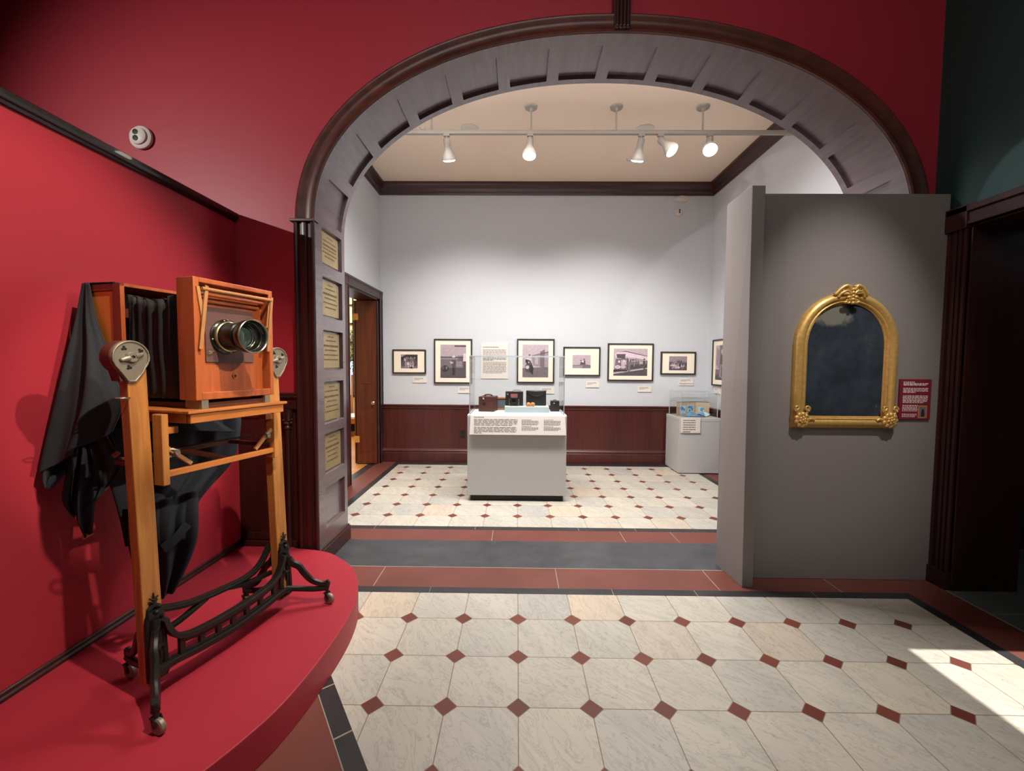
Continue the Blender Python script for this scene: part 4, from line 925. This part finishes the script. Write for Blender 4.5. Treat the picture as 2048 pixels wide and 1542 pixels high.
# ================================================================== GALLERY THINGS
# ------------------------------------------------------------------ framed photographs
def photo(kind, w, h, y):
    """small tonal picture in the x-z plane facing -y, lower left corner at (0, 0)"""
    b = MB(); k = [0]
    def P(pts, m):
        k[0] += 1; b.mat(m).poly([(x*w, y-.00012*k[0], z*h) for x, z in pts])
    def R(x0, x1, z0, z1, m): P([(x0, z0), (x1, z0), (x1, z1), (x0, z1)], m)
    def E(cx, cz, rx, rz, m): P([(cx+rx*math.cos(2*PI*i/14), cz+rz*math.sin(2*PI*i/14)) for i in range(14)], m)
    def person(x, z, s, body=1, legs=0, head=3, hat=None, wd=1.0):
        P([(x-.020*s*wd, z), (x+.020*s*wd, z), (x+.024*s*wd, z+.16*s), (x-.024*s*wd, z+.16*s)], legs)
        P([(x-.026*s*wd, z+.15*s), (x+.026*s*wd, z+.15*s), (x+.036*s*wd, z+.28*s), (x+.02*s*wd, z+.31*s), (x-.02*s*wd, z+.31*s), (x-.036*s*wd, z+.28*s)], body)
        E(x, z+.345*s, .016*s*wd, .034*s, head)
        if hat is not None: R(x-.028*s*wd, x+.028*s*wd, z+.362*s, z+.378*s, hat); R(x-.015*s*wd, x+.015*s*wd, z+.37*s, z+.40*s, hat)
    rnd = random.Random(len(kind)*7+3)
    if kind == 'group':
        R(0, 1, 0, 1, 1); P([(0, .75), (.1, 1), (0, 1)], 4); R(0, 1, .55, 1, 0); P([(0, .8), (.12, .86), (.3, 1), (0, 1)], 3); R(0, 1, 0, .16, 2)
        for x in (.24, .36, .48, .60, .70, .82): person(x, .34, 1.15, rnd.choice((1, 2, 4)), 1, 4, rnd.choice((None, 0, 4)), 1.6)
        for x in (.30, .44, .58, .72): person(x, .06, 1.2, rnd.choice((4, 5, 3)), rnd.choice((3, 4)), 4, rnd.choice((None, 1)), 1.9)
        P([(.54, 0), (.56, .12), (.68, .12), (.72, 0)], 0)
    elif kind == 'street':
        R(0, 1, 0, 1, 2); R(0, 1, .62, 1, 4)
        for i in range(9): R(0, 1, .64+i*.042, .646+i*.042, 2)
        R(.55, 1, .935, .985, 1); R(0, 1, .6, .64, 1)
        for i in range(10): E(.04+.072*i, .58, .03, .03, 3); R(.02+.072*i, .06+.072*i, .40, .55, 2)
        R(0, 1, .0, .30, 1); R(0, .3, .30, .36, 2)
        for i in range(4): R(.70+i*.055, .72+i*.055, .38, .68, 1)
        E(.18, .28, .15, .10, 0); E(.10, .30, .05, .06, 1); E(.24, .30, .04, .05, 2)
        for i in range(5): R(.62, .86, .34+i*.035, .355+i*.035, 4)
        P([(.88, .5), (1, .48), (1, .75), (.9, .72)], 5); R(.90, 1, .1, .5, 1)
        person(.52, .08, 1.5, 1, 0, 3, 5, 1.6); P([(.40, .42), (.50, .44), (.50, .48), (.36, .50)], 4)
    elif kind == 'rider':
        R(0, 1, 0, 1, 4); P([(0, 0), (1, 0), (1, .32), (0, .28)], 2); P([(.35, .66), (1, .80), (1, .30), (.42, .36)], 3); P([(.68, .78), (.86, .86), (.86, .3), (.68, .32)], 2)
        for i in range(6): P([(.84, .66-i*.06), (1, .67-i*.06), (1, .65-i*.06), (.84, .64-i*.06)], 4)
        P([(.35, .665), (1, .79), (1, .765), (.35, .65)], 1); R(.48, .60, .40, .62, 4); E(.56, .64, .1, .012, 5)
        P([(.04, .0), (.42, .0), (.36, .22), (.12, .22)], 2); P([(.12, .18), (.38, .12), (.44, .26), (.34, .46), (.2, .48), (.10, .34)], 1); P([(.26, .2), (.40, .06), (.42, .3), (.32, .42)], 0)
        E(.21, .50, .10, .085, 0); P([(.10, .56), (.36, .50), (.34, .56), (.2, .64)], 5); E(.19, .31, .07, .055, 5); E(.27, .68, .035, .025, 1); E(.24, .46, .03, .03, 4)
    elif kind == 'hill':
        R(0, 1, 0, 1, 4); R(0, 1, .4, .6, 4); P([(0, 0), (1, 0), (1, .24), (.7, .30), (.4, .26), (0, .22)], 2); P([(0, 0), (.5, 0), (.6, .22), (.2, .2), (0, .18)], 3)
        P([(.42, .26), (.44, .46), (.54, .52), (.62, .40), (.60, .28)], 1); E(.46, .58, .035, .045, 0); P([(.60, .28), (.72, .28), (.70, .60), (.63, .62)], 1); E(.64, .68, .04, .06, 1); E(.57, .5, .06, .07, 5)
    elif kind == 'tram':
        R(0, 1, 0, 1, 4); P([(0, 0), (1, 0), (1, .26), (0, .14)], 1); P([(0, .06), (1, .26), (1, .30), (0, .12)], 4); P([(.0, .14), (1, .32), (1, .36), (.0, .20)], 2)
        P([(.02, .20), (.40, .18), (.40, .64), (.06, .62)], 2); P([(.40, .20), (1, .30), (1, .62), (.40, .66)], 1)
        P([(.02, .78), (.12, .86), (.36, .88), (1, .70), (1, .58), (.40, .70), (.08, .66)], 5); P([(.10, .66), (.34, .62), (.35, .80), (.08, .80)], 1); P([(.18, .88), (.36, .91), (1, .735), (1, .715), (.36, .88)], 1)
        P([(.42, .66), (1, .575), (1, .56), (.42, .64)], 5)
        for i in range(7): x = .45+i*.08; R(x, x+.012, .32+i*.012, .64-i*.01, 4)
        for i in range(11): x = .44+i*.05; person(x, .30+.005*i, .62, rnd.choice((2, 3, 4)), 1, 4, rnd.choice((4, 0, 5)), 1.2)
        E(.12, .32, .085, .07, 5); E(.12, .32, .05, .045, 4); E(.28, .33, .08, .07, 4); R(.22, .38, .40, .58, 4); E(.16, .52, .03, .05, 5); E(.30, .54, .03, .05, 5)
        person(.46, .14, 1.2, 2, 2, 3, 4, 1.3); person(.90, .26, .95, 1, 1, 3, 0, 1.3); R(0, .4, .18, .22, 0)
    elif kind == 'beach':
        R(0, 1, 0, 1, 3); R(0, 1, .58, 1, 3); P([(0, .48), (.35, .58), (1, .52), (1, .58), (0, .60)], 1); P([(0, 0), (1, 0), (1, .52), (0, .48)], 1)
        for x, m in ((.46, 2), (.54, 1), (.62, 2), (.68, 1)): person(x, .44, .8, m, 1, 4, 0, 1.5)
        for cx, cz, m in ((.14, .34, 4), (.26, .36, 5), (.36, .30, 4), (.48, .36, 3), (.52, .20, 5), (.40, .18, 4), (.66, .30, 4), (.80, .30, 3), (.74, .16, 2), (.22, .18, 3)): E(cx, cz, .09, .07, m); E(cx+.03, cz+.09, .03, .04, 4)
        E(.60, .34, .05, .10, 0)
    else:   # portrait
        R(0, 1, 0, 1, 2); R(0, .3, .3, 1, 4); P([(.0, .0), (1, 0), (1, .2), (0, .14)], 1); P([(.06, .45), (.3, .3), (.35, .8), (.1, .95)], 3)
        person(.52, .06, 2.1, 1, 3, 4, 1, 2.2); P([(.36, .45), (.66, .5), (.62, .72), (.42, .72)], 1); E(.5, .82, .10, .07, 4); P([(.3, .08), (.7, .1), (.66, .45), (.38, .45)], 3); R(.44, .5, .1, .4, 1); P([(.62, .4), (.95, .2), (1, .6), (.7, .7)], 0)
    return b
PM = ['p0', 'p1', 'p2', 'p3', 'p4', 'p5']
GP = 'framed old photographs in the gallery'
def framed(x0, x1, z0, z1, win, kind, label, rz=0, loc=None, fw=.020):
    W, H = x1-x0, z1-z0
    t = thing('framed_photograph', label, 'picture', loc or ((x0+x1)/2, YB, z0), rz, GP)
    b = MB(); d = .032
    b.box(-W/2, -W/2+fw, -d, 0, 0, H); b.box(W/2-fw, W/2, -d, 0, 0, H); b.box(-W/2+fw, W/2-fw, -d, 0, 0, fw); b.box(-W/2+fw, W/2-fw, -d, 0, H-fw, H)
    b.build('frame', 'frame_black', t, bevel=.002)
    wx0, wx1, wz0, wz1 = win; px0, px1, pz0, pz1 = -W/2+wx0*W, -W/2+wx1*W, wz0*H, wz1*H
    b = MB(); b.box(-W/2+fw, W/2-fw, -.020, -.004, fw, H-fw); b.build('mat_board', 'mat_board', t)
    b = photo(kind, px1-px0, pz1-pz0, -.0203); o = b.build('photograph', PM, t, fix=False); o.location = (px0, 0, pz0); return t
framed(-1.812, -1.325, 1.300, 1.652, (.25, .75, .22, .79), 'group', 'small black framed photo of a group of people, leftmost on the gallery back wall')
framed(-1.207, -.652, 1.160, 1.808, (.17, .84, .13, .87), 'street', 'large upright black framed photo of a man outside a shop, left of the wall text')
framed(-.002, .541, 1.176, 1.816, (.15, .84, .13, .87), 'rider', 'large upright black framed photo of a figure in the foreground, right of the wall text')
framed(.670, 1.205, 1.283, 1.705, (.25, .74, .27, .72), 'hill', 'black framed photo with two tiny figures on a hill and a very wide mat')
framed(1.311, 1.970, 1.216, 1.760, (.13, .87, .14, .86), 'tram', 'widest black framed photo, of an open tram full of passengers')
framed(2.076, 2.580, 1.313, 1.645, (.24, .75, .19, .80), 'beach', 'black framed photo of a beach party, above the small showcase in the corner')
framed(0, .555, 1.170, 1.808, (.16, .84, .13, .87), 'portrait', 'upright black framed photo on the side wall, half hidden by the grey fin', -PI/2, (XGR, 5.725, 1.170))

# wall text and captions
def caption(x0, x1, z0, z1, label, nl=3, seed=1, loc=None, rz=0, y=YB, group='white caption cards in the gallery'):
    t = thing('caption_card', label, 'label', loc or ((x0+x1)/2, y, z0), rz, group); W, H = x1-x0, z1-z0
    b = MB(); b.box(-W/2, W/2, -.012, -.0005, 0, H); b.build('card', 'label_white', t)
    b = MB(); words(b, -W/2+.022, H*.86, W*.66, nl, H*.15, lambda u, v: (u, -.0126, v), random.Random(seed), .6, .45); b.build('lettering', 'ink', t, fix=False); return t
t = thing('exhibit_text', 'large white wall text sheet between the two tall framed photos', 'label', (-.327, YB, 1.235)); W, H = .394, .514
b = MB(); b.box(-W/2, W/2, -.012, -.0005, 0, H); b.build('card', 'label_white', t)
b = MB(); f2 = lambda u, v: (u, -.0126, v); rnd = random.Random(4)
words(b, -W/2+.028, H-.052, W*.58, 1, .016, f2, rnd, 1, .7); words(b, -W/2+.028, H-.092, W-.056, 5, .0165, f2, rnd, 1, .45); words(b, -W/2+.028, H-.176, W-.056, 5, .0165, f2, rnd, .45, .6); words(b, -W/2+.028, H-.272, W-.056, 10, .0172, f2, rnd, .85, .45)
b.build('lettering', 'ink', t, fix=False)
caption(-1.522, -1.322, 1.168, 1.250, 'white caption card below the leftmost framed photo', 3, 1)
caption(-.858, -.658, 1.022, 1.110, 'white caption card below the tall photo left of the wall text', 3, 2)
caption(.345, .545, 1.022, 1.112, 'white caption card seen through the big vitrine, below the tall right photo', 3, 3)
caption(1.003, 1.195, 1.118, 1.205, 'white caption card below the photo of two figures on a hill', 3, 4)
caption(1.756, 1.954, 1.058, 1.138, 'white caption card below the wide tram photo', 3, 5)
caption(2.353, 2.560, 1.188, 1.251, 'upper of two white cards below the beach photo', 3, 6)
caption(2.353, 2.560, 1.158, 1.180, 'thin lower of two white cards below the beach photo', 1, 7)
caption(0, .17, 1.06, 1.145, 'white caption card on the side wall below the half hidden photo', 2, 8, (XGR, 5.87, 1.06), -PI/2)
# black power outlet on the wainscot
t = thing('power_outlet', 'black power outlet on the dark wainscot left of the big showcase', 'outlet', (-.788, YB-.016, .362))
b = MB(); b.box(-.038, .038, -.008, .0, 0, .118); b.build('cover_plate', 'black', t, bevel=.003)
for z in (.032, .086):
    b = MB(); b.lathe([(.017, 0), (.017, -.011)], (0, 0, z), 'y', 20); r = b.build('socket', 'black_trim', t)

# ------------------------------------------------------------------ showcases
def vitrine(name, label, cx, y0, x0, x1, y1, z0, z1, t=.008):
    v = thing(name, label, 'display cover', (cx, (y0+y1)/2, z0)); a, c = x0-cx, x1-cx; d = (y1-y0)/2; h = z1-z0
    for n, q in (('front_pane', (a, c, -d, -d+t, 0, h-t)), ('rear_pane', (a, c, d-t, d, 0, h-t)), ('side_pane', (a, a+t, -d+t, d-t, 0, h-t)), ('side_pane', (c-t, c, -d+t, d-t, 0, h-t)), ('top_pane', (a, c, -d, d, h-t, h))):
        b = MB(); b.box(*q)
        # polished narrow edges of the sheet
        dims = (q[1]-q[0], q[3]-q[2], q[5]-q[4]); ax = dims.index(min(dims))
        for i, fc in enumerate(b.f):
            vv = [b.v[j] for j in fc]
            if max(p[ax] for p in vv)-min(p[ax] for p in vv) > 1e-6: b.m[i] = 1
        b.build(n, ['acrylic', 'acrylic_edge'], v)
    return v
# big showcase
px0, px1, py0, py1, pzt = -.515, .524, 4.40, 4.98, .918
pd = thing('display_pedestal', 'wide grey display pedestal with a text board, in the middle of the gallery', 'pedestal', (.005, 4.69, 0))
b = MB(); b.box(-.52, .519, -.29, .29, .066, .900); b.build('body', 'ped', pd, bevel=.003)
b = MB(); b.box(-.49, .49, -.258, .26, 0, .066); b.build('toe_kick', 'black', pd)
b = MB(); b.box(-.52, .519, -.29, .29, .900, pzt); b.build('deck', 'ped_top', pd, bevel=.002)
t = thing('text_board', 'off-white text board across the front of the big showcase', 'label', (.008, 4.40, .716))
b = MB(); b.hexa([(-.497, -.042, .0), (.508, -.042, .0), (.508, 0, .0), (-.497, 0, .0), (-.490, -.010, .196), (.496, -.010, .196), (.496, 0, .196), (-.490, 0, .196)]); b.build('board', 'label_white', t, bevel=.0015)
fb_ = lambda u, v: (u, -.0428+.032*v/.196, v); rnd = random.Random(9)
b = MB(); words(b, -.452, .184, .105, 1, .014, fb_, rnd, 1, .7); words(b, -.452, .160, .455, 5, .0145, fb_, rnd, .88, .5); words(b, -.452, .080, .445, 5, .0145, fb_, rnd, .18, .5)
for x in (.045, .275):
    words(b, x, .158, .10, 1, .0125, fb_, rnd, 1, .5); words(b, x, .146, .175, 4, .0125, fb_, rnd, .95, .5); words(b, x, .090, .10, 1, .0125, fb_, rnd, 1, .5); words(b, x, .078, .175, 3, .0125, fb_, rnd, .85, .5)
b.build('lettering', 'ink', t, fix=False)
vitrine('acrylic_vitrine', 'large clear vitrine on the wide pedestal, over the old box cameras', .005, 4.425, -.498, .500, 4.955, pzt, 1.538)
DK = pzt
# brown leather box camera
t = thing('box_camera', 'large brown leather box camera with a nickel catch, left in the big showcase', 'camera', (-.322, 4.79, DK), -.18)
b = MB(); b.box(-.088, .088, -.10, .10, 0, .168); b.build('body', 'leather_brown', t, bevel=.005)
b = MB(); b.tube(catmull([(-.045, 0, .168), (-.04, 0, .180), (0, 0, .187), (.04, 0, .180), (.045, 0, .168)], 5), .007, 8, flat=1.6); b.build('handle', 'leather_brown', t, smooth=True)
for x in (-.045, .045):
    b = MB(); b.box(x-.012, x+.012, -.01, .01, .168, .174); b.build('handle_clip', 'leather_black', t)
b = MB(); b.lathe([(.009, 0), (.011, -.003), (.006, -.007), (1e-6, -.008)], (-.032, -.10, .148), 'y', 16); b.build('catch', 'nickel', t, smooth='auto')
b = MB(); b.lathe([(.019, 0), (.019, -.003), (.012, -.004), (.010, .0)], (-.022, -.10, .088), 'y', 24); b.build('lens_port', 'leather_black', t, smooth='auto')
# wooden plate holder
t = thing('plate_holder', 'wooden framed grey plate leaning behind the brown box camera', 'plate holder', (-.150, 4.905, DK))
b = MB(); b.box(-.09, -.076, -.012, .012, 0, .148); b.box(.056, .072, -.012, .012, 0, .148); b.box(-.076, .056, -.012, .012, 0, .018); b.box(-.076, .056, -.012, .012, .130, .148); b.build('frame', 'pale_wood', t, bevel=.002)
b = MB(); b.box(-.076, .056, -.004, .006, .018, .130); b.build('plate', 'slate_plate', t)
# riser
t = thing('display_riser', 'low pale blue-grey riser block in the big showcase', 'riser', (.113, 4.75, DK))
b = MB(); b.box(-.245, .245, -.112, .14, 0, .063); b.build('block', 'riser', t, bevel=.002)
RZ = DK+.063
# folding camera
t = thing('folding_camera', 'black folding camera with faded red bellows standing on the riser', 'camera', (-.02, 4.76, RZ))
b = MB(); b.box(-.108, .092, .0, .075, 0, .160); b.build('body', 'leather_black', t, bevel=.004)
b = MB(); b.tube(catmull([(-.03, .03, .160), (-.015, .03, .172), (.02, .03, .176), (.055, .03, .170), (.068, .03, .160)], 5), .003, 8); b.build('handle', 'leather_black', t, smooth=True)
b = MB(); b.box(-.064, .044, -.075, .0, .0, .008); bd = b.build('bed', 'nickel', t, bevel=.001)
b = MB()
for k in range(6): y = -.002-k*.009; s_ = 1-.05*k; b.box(-.010-.040*s_, -.010+.040*s_, y-.0065, y, .035, .035+.100*s_)
b.build('bellows', 'bellows_red', t)
b = MB(); b.box(-.050, .030, -.068, -.058, .012, .098); b.build('lens_standard', 'leather_black', t, bevel=.004)
b = MB(); b.lathe([(.028, 0), (.028, -.008), (.018, -.010), (.016, -.004)], (-.010, -.068, .060), 'y', 28); b.build('shutter', 'lensblack', t, smooth='auto')
for x in (-.058, .038):
    b = MB(); b.tube(catmull([(x, -.06, .008), (x-.004 if x < 0 else x+.004, -.062, .05), (x, -.06, .082)], 5), .004, 8); b.build('bracket', 'nickel', t, smooth=True)
b = MB(); b.lathe([(.013, 0), (.012, -.004), (1e-6, -.006)], (-.084, .0, .132), 'y', 20); b.build('finder_button', 'nickel', t, smooth='auto')
# black leather case
t = thing('leather_case', 'black leather camera case with a flap, behind the tan holder on the riser', 'case', (.225, 4.815, RZ))
b = MB(); b.box(-.118, .108, -.03, .05, 0, .170); b.build('body', 'leather_black', t, bevel=.006)
b = MB(); b.grid([[(x, -.033-.004*math.sin(PI*(x+.118)/.226), .172-.07*u*(1-((x+.005)/.113)**2*.75)) for x in [-.118+.226*i/16 for i in range(17)]] for u in [0, .25, .5, .75, 1]]); b.build('flap', 'leather_black', t, smooth=True, solid=.003, fix=False)
# small tan leather object
t = thing('leather_viewer', 'small tan leather piece with two rounded lobes lying on the riser front', 'leather piece', (.152, 4.70, RZ))
b = MB()
for x, r in ((-.022, .026), (.026, .026)): b.ball((x, 0, .024), (r, .02, .022), 14, 8)
b.box(-.045, .045, -.016, .016, 0, .022); b.build('body', 'tan_leather', t, smooth='auto', bevel=.003)
b = MB(); b.box(-.048, -.040, -.012, .012, .01, .036); b.build('tab', 'leather_brown', t, bevel=.002)
# little box camera
t = thing('box_camera', 'tiny black box camera at the right end of the big showcase', 'camera', (.434, 4.81, DK), -.05)
b = MB(); b.box(-.05, .05, -.05, .07, 0, .118); b.build('body', 'leather_black', t, bevel=.003)
b = MB(); b.lathe([(.008, 0), (.009, -.003), (1e-6, -.005)], (-.012, -.05, .098), 'y', 16); b.build('viewfinder', 'nickel', t, smooth='auto')
b = MB(); b.lathe([(.012, 0), (.012, -.002), (.007, -.002), (.007, .0)], (0, -.05, .062), 'y', 20); b.build('lens_port', 'black', t)
b = MB(); b.tube(catmull([(-.022, .01, .118), (0, .01, .130), (.022, .01, .118)], 6), .004, 8, flat=1.6); b.build('handle', 'leather_black', t, smooth=True)

# small showcase in the corner
SX0, SX1, SY0, SY1, SZ = 2.160, 2.700, 5.61, 6.10, .752
pd = thing('display_pedestal', 'small grey display pedestal in the right back corner of the gallery', 'pedestal', ((SX0+SX1)/2, (SY0+SY1)/2, 0)); hw, hd = (SX1-SX0)/2, (SY1-SY0)/2
b = MB(); b.box(-hw, hw, -hd, hd, .012, SZ-.045); b.build('body', 'ped', pd, bevel=.003)
b = MB(); b.box(-hw-.002, hw+.002, -hd-.002, hd+.002, SZ-.045, SZ); b.build('deck', 'ped', pd, bevel=.003)
b = MB(); b.box(-hw+.015, hw-.015, -hd+.015, hd-.015, 0, .012); b.build('toe_kick', 'black', pd)
vitrine('acrylic_vitrine', 'small clear vitrine on the corner pedestal, over the folding book', 2.43, 5.635, 2.185, 2.675, 6.075, SZ, 1.090, .007)
t = caption(2.180, 2.432, .555, .757, 'cream text card on the front of the corner pedestal', 6, 21, y=5.606)
# accordion book with blue prints
t = thing('folding_book', 'open tan folding book with blue prints in the corner showcase', 'book', (2.43, 5.86, SZ))
pg = [(-.225, -.02), (.070, .05), (.215, -.04)]
for (xa, ya), (xc, yc) in zip(pg, pg[1:]):
    b = MB(); b.bar([(xa, ya, .095), (xc, yc, .095)], .006, .188); p = b.build('board', 'card_tan', t)
    b = MB(); b.bar([(xa, ya, .1915), (xc, yc, .1915)], .010, .006); b.build('top_edge', 'leather_brown', p)
b = MB()
def onpg(k, u, v):
    (xa, ya), (xc, yc) = pg[k], pg[k+1]; dx, dy = xc-xa, yc-ya; l = math.hypot(dx, dy)
    return (xa+dx*u+dy/l*.0045, ya+dy*u-dx/l*.0045, v)
rnd = random.Random(3)
for k, u0, u1, v0, v1 in ((0, .16, .46, .03, .14), (0, .55, .88, .05, .15), (1, .18, .62, .05, .125)):
    b.mat(1).poly([onpg(k, u0, v0), onpg(k, u1, v0), onpg(k, u1, v1), onpg(k, u0, v1)])
    for i in range(7):
        cu, cv = rnd.uniform(u0+.05, u1-.05), rnd.uniform(v0+.02, v1-.02); r_ = rnd.uniform(.03, .06)
        b.mat(0).poly([tuple(q-(0, .0004*(i+1), 0)[j] for j, q in enumerate(onpg(k, cu+r_*math.cos(a), cv+r_*.32*math.sin(a)))) for a in [2*PI*n/9 for n in range(9)]])
b.build('blue_print', ['cyan_print', 'cyan_pale'], t, fix=False)
for x, y, rz, m in ((-.11, -.10, .1, 0), (.03, -.11, -.15, 0), (.105, -.105, .45, 1)):
    b = MB(); c_, s_ = math.cos(rz), math.sin(rz)
    b.mat(0).grid([[(x+(u*c_-v*s_), y+(u*s_+v*c_), .016+.028*abs(u)/.07+.010*math.sin(v*40)) for u in (-.08, -.04, 0, .04, .08)] for v in (-.05, -.02, .02, .05)]); o = b.build('loose_leaf', 'cyan_print' if m == 0 else 'cyan_pale', t, solid=.002, fix=False)

# ------------------------------------------------------------------ track lighting
TY, TZ2 = 4.362, 3.765
tr = thing('lighting_track', 'long cream lighting track hung below the gallery ceiling', 'track light rail', (.75, TY, TZ2))
b = MB(); b.box(-2.1, 1.99, -.018, .018, -.017, .017); b.box(-2.1, 1.99, -.022, .022, .010, .017); b.build('rail', 'fix', tr, bevel=.002)
for x in (-.875, .122, .972, 1.830, 2.665):
    b = MB(); b.tube([(x-.75, 0, .017), (x-.75, 0, ZC-TZ2-.012)], .009, 10); s1 = b.build('stem', 'fix', tr, smooth='auto')
    b = MB(); b.lathe([(.012, -.05), (.02, -.018), (.060, -.014), (.064, 0)], (x-.75, 0, ZC-TZ2), 'z', 24); b.build('ceiling_cup', 'fix', tr, smooth='auto')
def head(x, tilt, az, power, label, size=1.5):
    t = thing('track_lamp', label, 'spotlight', (x, TY, TZ2-.017), 0, 'spotlights on the gallery track')
    b = MB(); b.box(-.03, .03, -.016, .016, -.020, 0); b.tube([(0, 0, -.02), (0, 0, -.055)], .009, 8); b.build('bracket', 'fix', t, smooth='auto')
    ca, sa = math.cos(tilt), math.sin(tilt); ax = Vector((sa*math.sin(az), sa*math.cos(az), -ca)); e = ax.cross(Vector((0, 0, 1)) if abs(ax.z) < .98 else Vector((1, 0, 0))).normalized(); g = ax.cross(e)
    o = Vector((0, 0, -.050)); A = (ax, e, g)
    b = MB(); b.lathe([(1e-6, -.012), (.030, -.010), (.034, 0), (.034, .05), (.032, .07), (.042, .10), (.066, .150), (.070, .168), (.070, .182), (.064, .182), (.062, .165)], o, A, 28); b.build('shade', 'fix', t, smooth='auto')
    b = MB(); b.lathe([(.062, .172), (.062, .186), (.05, .196), (1e-6, .200)], o, A, 28); b.build('lamp_face', 'lamp_on', t, smooth=True)
    p = t.location+o+ax*.235
    lamp('track_lamp_light', 'SPOT', p, power, NEUT, p+ax, spot_size=size, spot_blend=.9, shadow_soft_size=.045)
head(-.724, .53, .12, 100, 'leftmost cream spotlight on the ceiling track, turned away to the back wall', 1.85)
head(.114, .22, PI+.2, 60, 'shining spotlight left of centre on the ceiling track, below a stem', 1.1)
head(1.225, .53, -.12, 100, 'cream spotlight right of centre on the track, turned away to the back wall', 1.85)
head(1.415, .70, PI-.95, 40, 'shining tilted spotlight on the track, just right of one turned away', .8)
head(1.905, .62, PI+.35, 50, 'rightmost shining spotlight on the ceiling track', .8)
for x, y, lb in ((-.533, 4.755, 'left chrome recessed can light in the gallery ceiling'), (1.373, 4.76, 'right chrome recessed can light in the gallery ceiling')):
    t = thing('recessed_light', lb, 'ceiling light', (x, y, ZC), 0, 'recessed can lights')
    b = MB(); b.lathe([(.078, 0), (.098, -.002), (.100, -.008), (.080, -.010)], (0, 0, 0), 'z', 36); b.build('trim_ring', 'white_plastic', t, smooth='auto')
    b = MB(); b.lathe([(.080, -.008), (.072, -.006), (.05, -.003), (1e-6, -.002)], (0, 0, 0), 'z', 36); b.build('reflector', 'can', t, smooth=True)
for x, y, lb in ((-1.049, 4.733, 'tiny round sprinkler cover in the ceiling near the left end of the track'), (1.378, 5.435, 'tiny round sprinkler cover in the ceiling near the back wall')):
    t = tag(MB().lathe([(.0, 0), (.034, 0), (.036, -.006), (.022, -.014), (.018, -.024), (1e-6, -.026)], (x, y, ZC), 'z', 24).build('sprinkler_cover', 'white_plastic', smooth='auto'), lb, 'sprinkler')

# ------------------------------------------------------------------ side room and open door
dr = thing('door_1', 'open glossy mahogany folding door with brass hinges at the gallery doorway', 'door', (-2.0, 6.004, 0)); dr['kind'] = 'structure'
def leaf(nm, x0, x1, y, z0, z1, par):
    b = MB(); b.box(x0, x1, y-.02, y+.02, z0, z1); sw = .06
    lf = b.build(nm, 'door', par, bevel=.002)
    for za, zb in ((.18, .68), (.80, 1.05), (1.15, 2.18)):
        b = MB(); b.prism_y([(x0+sw, za), (x1-sw, za), (x1-sw, zb), (x0+sw, zb)], y-.026, y-.019); b.build('panel', 'door', lf, bevel=.005)
    return lf
l1 = leaf('leaf', -.285, .0, 0, .01, 2.33, dr)
b = MB(); b.lathe([(.012, 0), (.012, -.02), (.024, -.03), (.026, -.045), (.016, -.054), (1e-6, -.056)], (-.035, -.02, .885), 'y', 20); b.build('knob', 'brass', l1, smooth='auto')
b = MB(); b.hexa([(-.322, .005, .01), (-.300, -.010, .01), (-.290, .03, .01), (-.315, .20, .01), (-.322, .005, 2.33), (-.300, -.010, 2.33), (-.290, .03, 2.33), (-.315, .20, 2.33)]); l2 = b.build('folded_leaf', 'door', dr)
for z in (.36, 2.10):
    b = MB(); b.box(-.322, -.245, -.026, -.0195, z-.045, z+.045); b.tube([(-.293, -.028, z-.05), (-.293, -.028, z+.05)], .006, 8); b.build('hinge', 'gold', l1)
t = thing('side_table', 'low white topped wooden table seen through the open side door', 'table', (-3.50, 8.45, 0))
b = MB(); b.box(-.5, .5, -.3, .3, .36, .40); b.build('table_top', 'table_top', t, bevel=.004)
for x in (-.46, .46):
    for y in (-.26, .26):
        b = MB(); b.box(x-.025, x+.025, y-.025, y+.025, 0, .36); b.build('leg', 'oak', t)
b = MB(); b.box(-.46, .46, -.27, .27, .26, .36); b.build('apron', 'oak', t)
t = thing('potted_tree', 'dark leafy potted tree beyond the open side door', 'plant', (-3.52, 8.95, 0))
b = MB(); b.lathe([(.12, 0), (.16, .3), (.15, .3), (.12, .28)], (0, 0, 0), 'z', 20); b.build('pot', 'black', t)
b = MB(); b.tube([(0, 0, .2), (.02, 0, 1.2)], .025, 8); b.build('trunk', 'oak', t)
b = MB(); rnd = random.Random(2)
for i in range(700):
    a, r, z = rnd.uniform(0, 2*PI), .30*rnd.random()**.5, rnd.uniform(1.25, 2.15); c = Vector((r*math.cos(a)*.8, r*math.sin(a)*.5, z)); d = Vector((rnd.uniform(-1, 1), rnd.uniform(-1, 1), rnd.uniform(-.8, .5))).normalized(); e = d.cross(Vector((0, 0, 1))).normalized()
    b.poly([c-e*.0, c+d*.03+e*.014, c+d*.07, c+d*.03-e*.014])
b.build('foliage', 'leaf', t, fix=False)
t = thing('side_window', 'bright window with dark bars in the room beyond the side door', 'window', (-3.7, 9.2, 0)); t['kind'] = 'structure'
b = MB(); b.box(-.7, .7, -.012, -.002, .75, 1.5); b.build('pane', 'window_glow', t)
b = MB()
for x in (-.7, -.42, -.14, .14, .42, .7): b.box(x-.012, x+.012, -.03, -.004, .7, 2.9)
for z in (.72, 1.5, 1.9, 2.3, 2.7): b.box(-.72, .72, -.03, -.004, z-.012, z+.012)
b.build('window_bars', 'black', t)
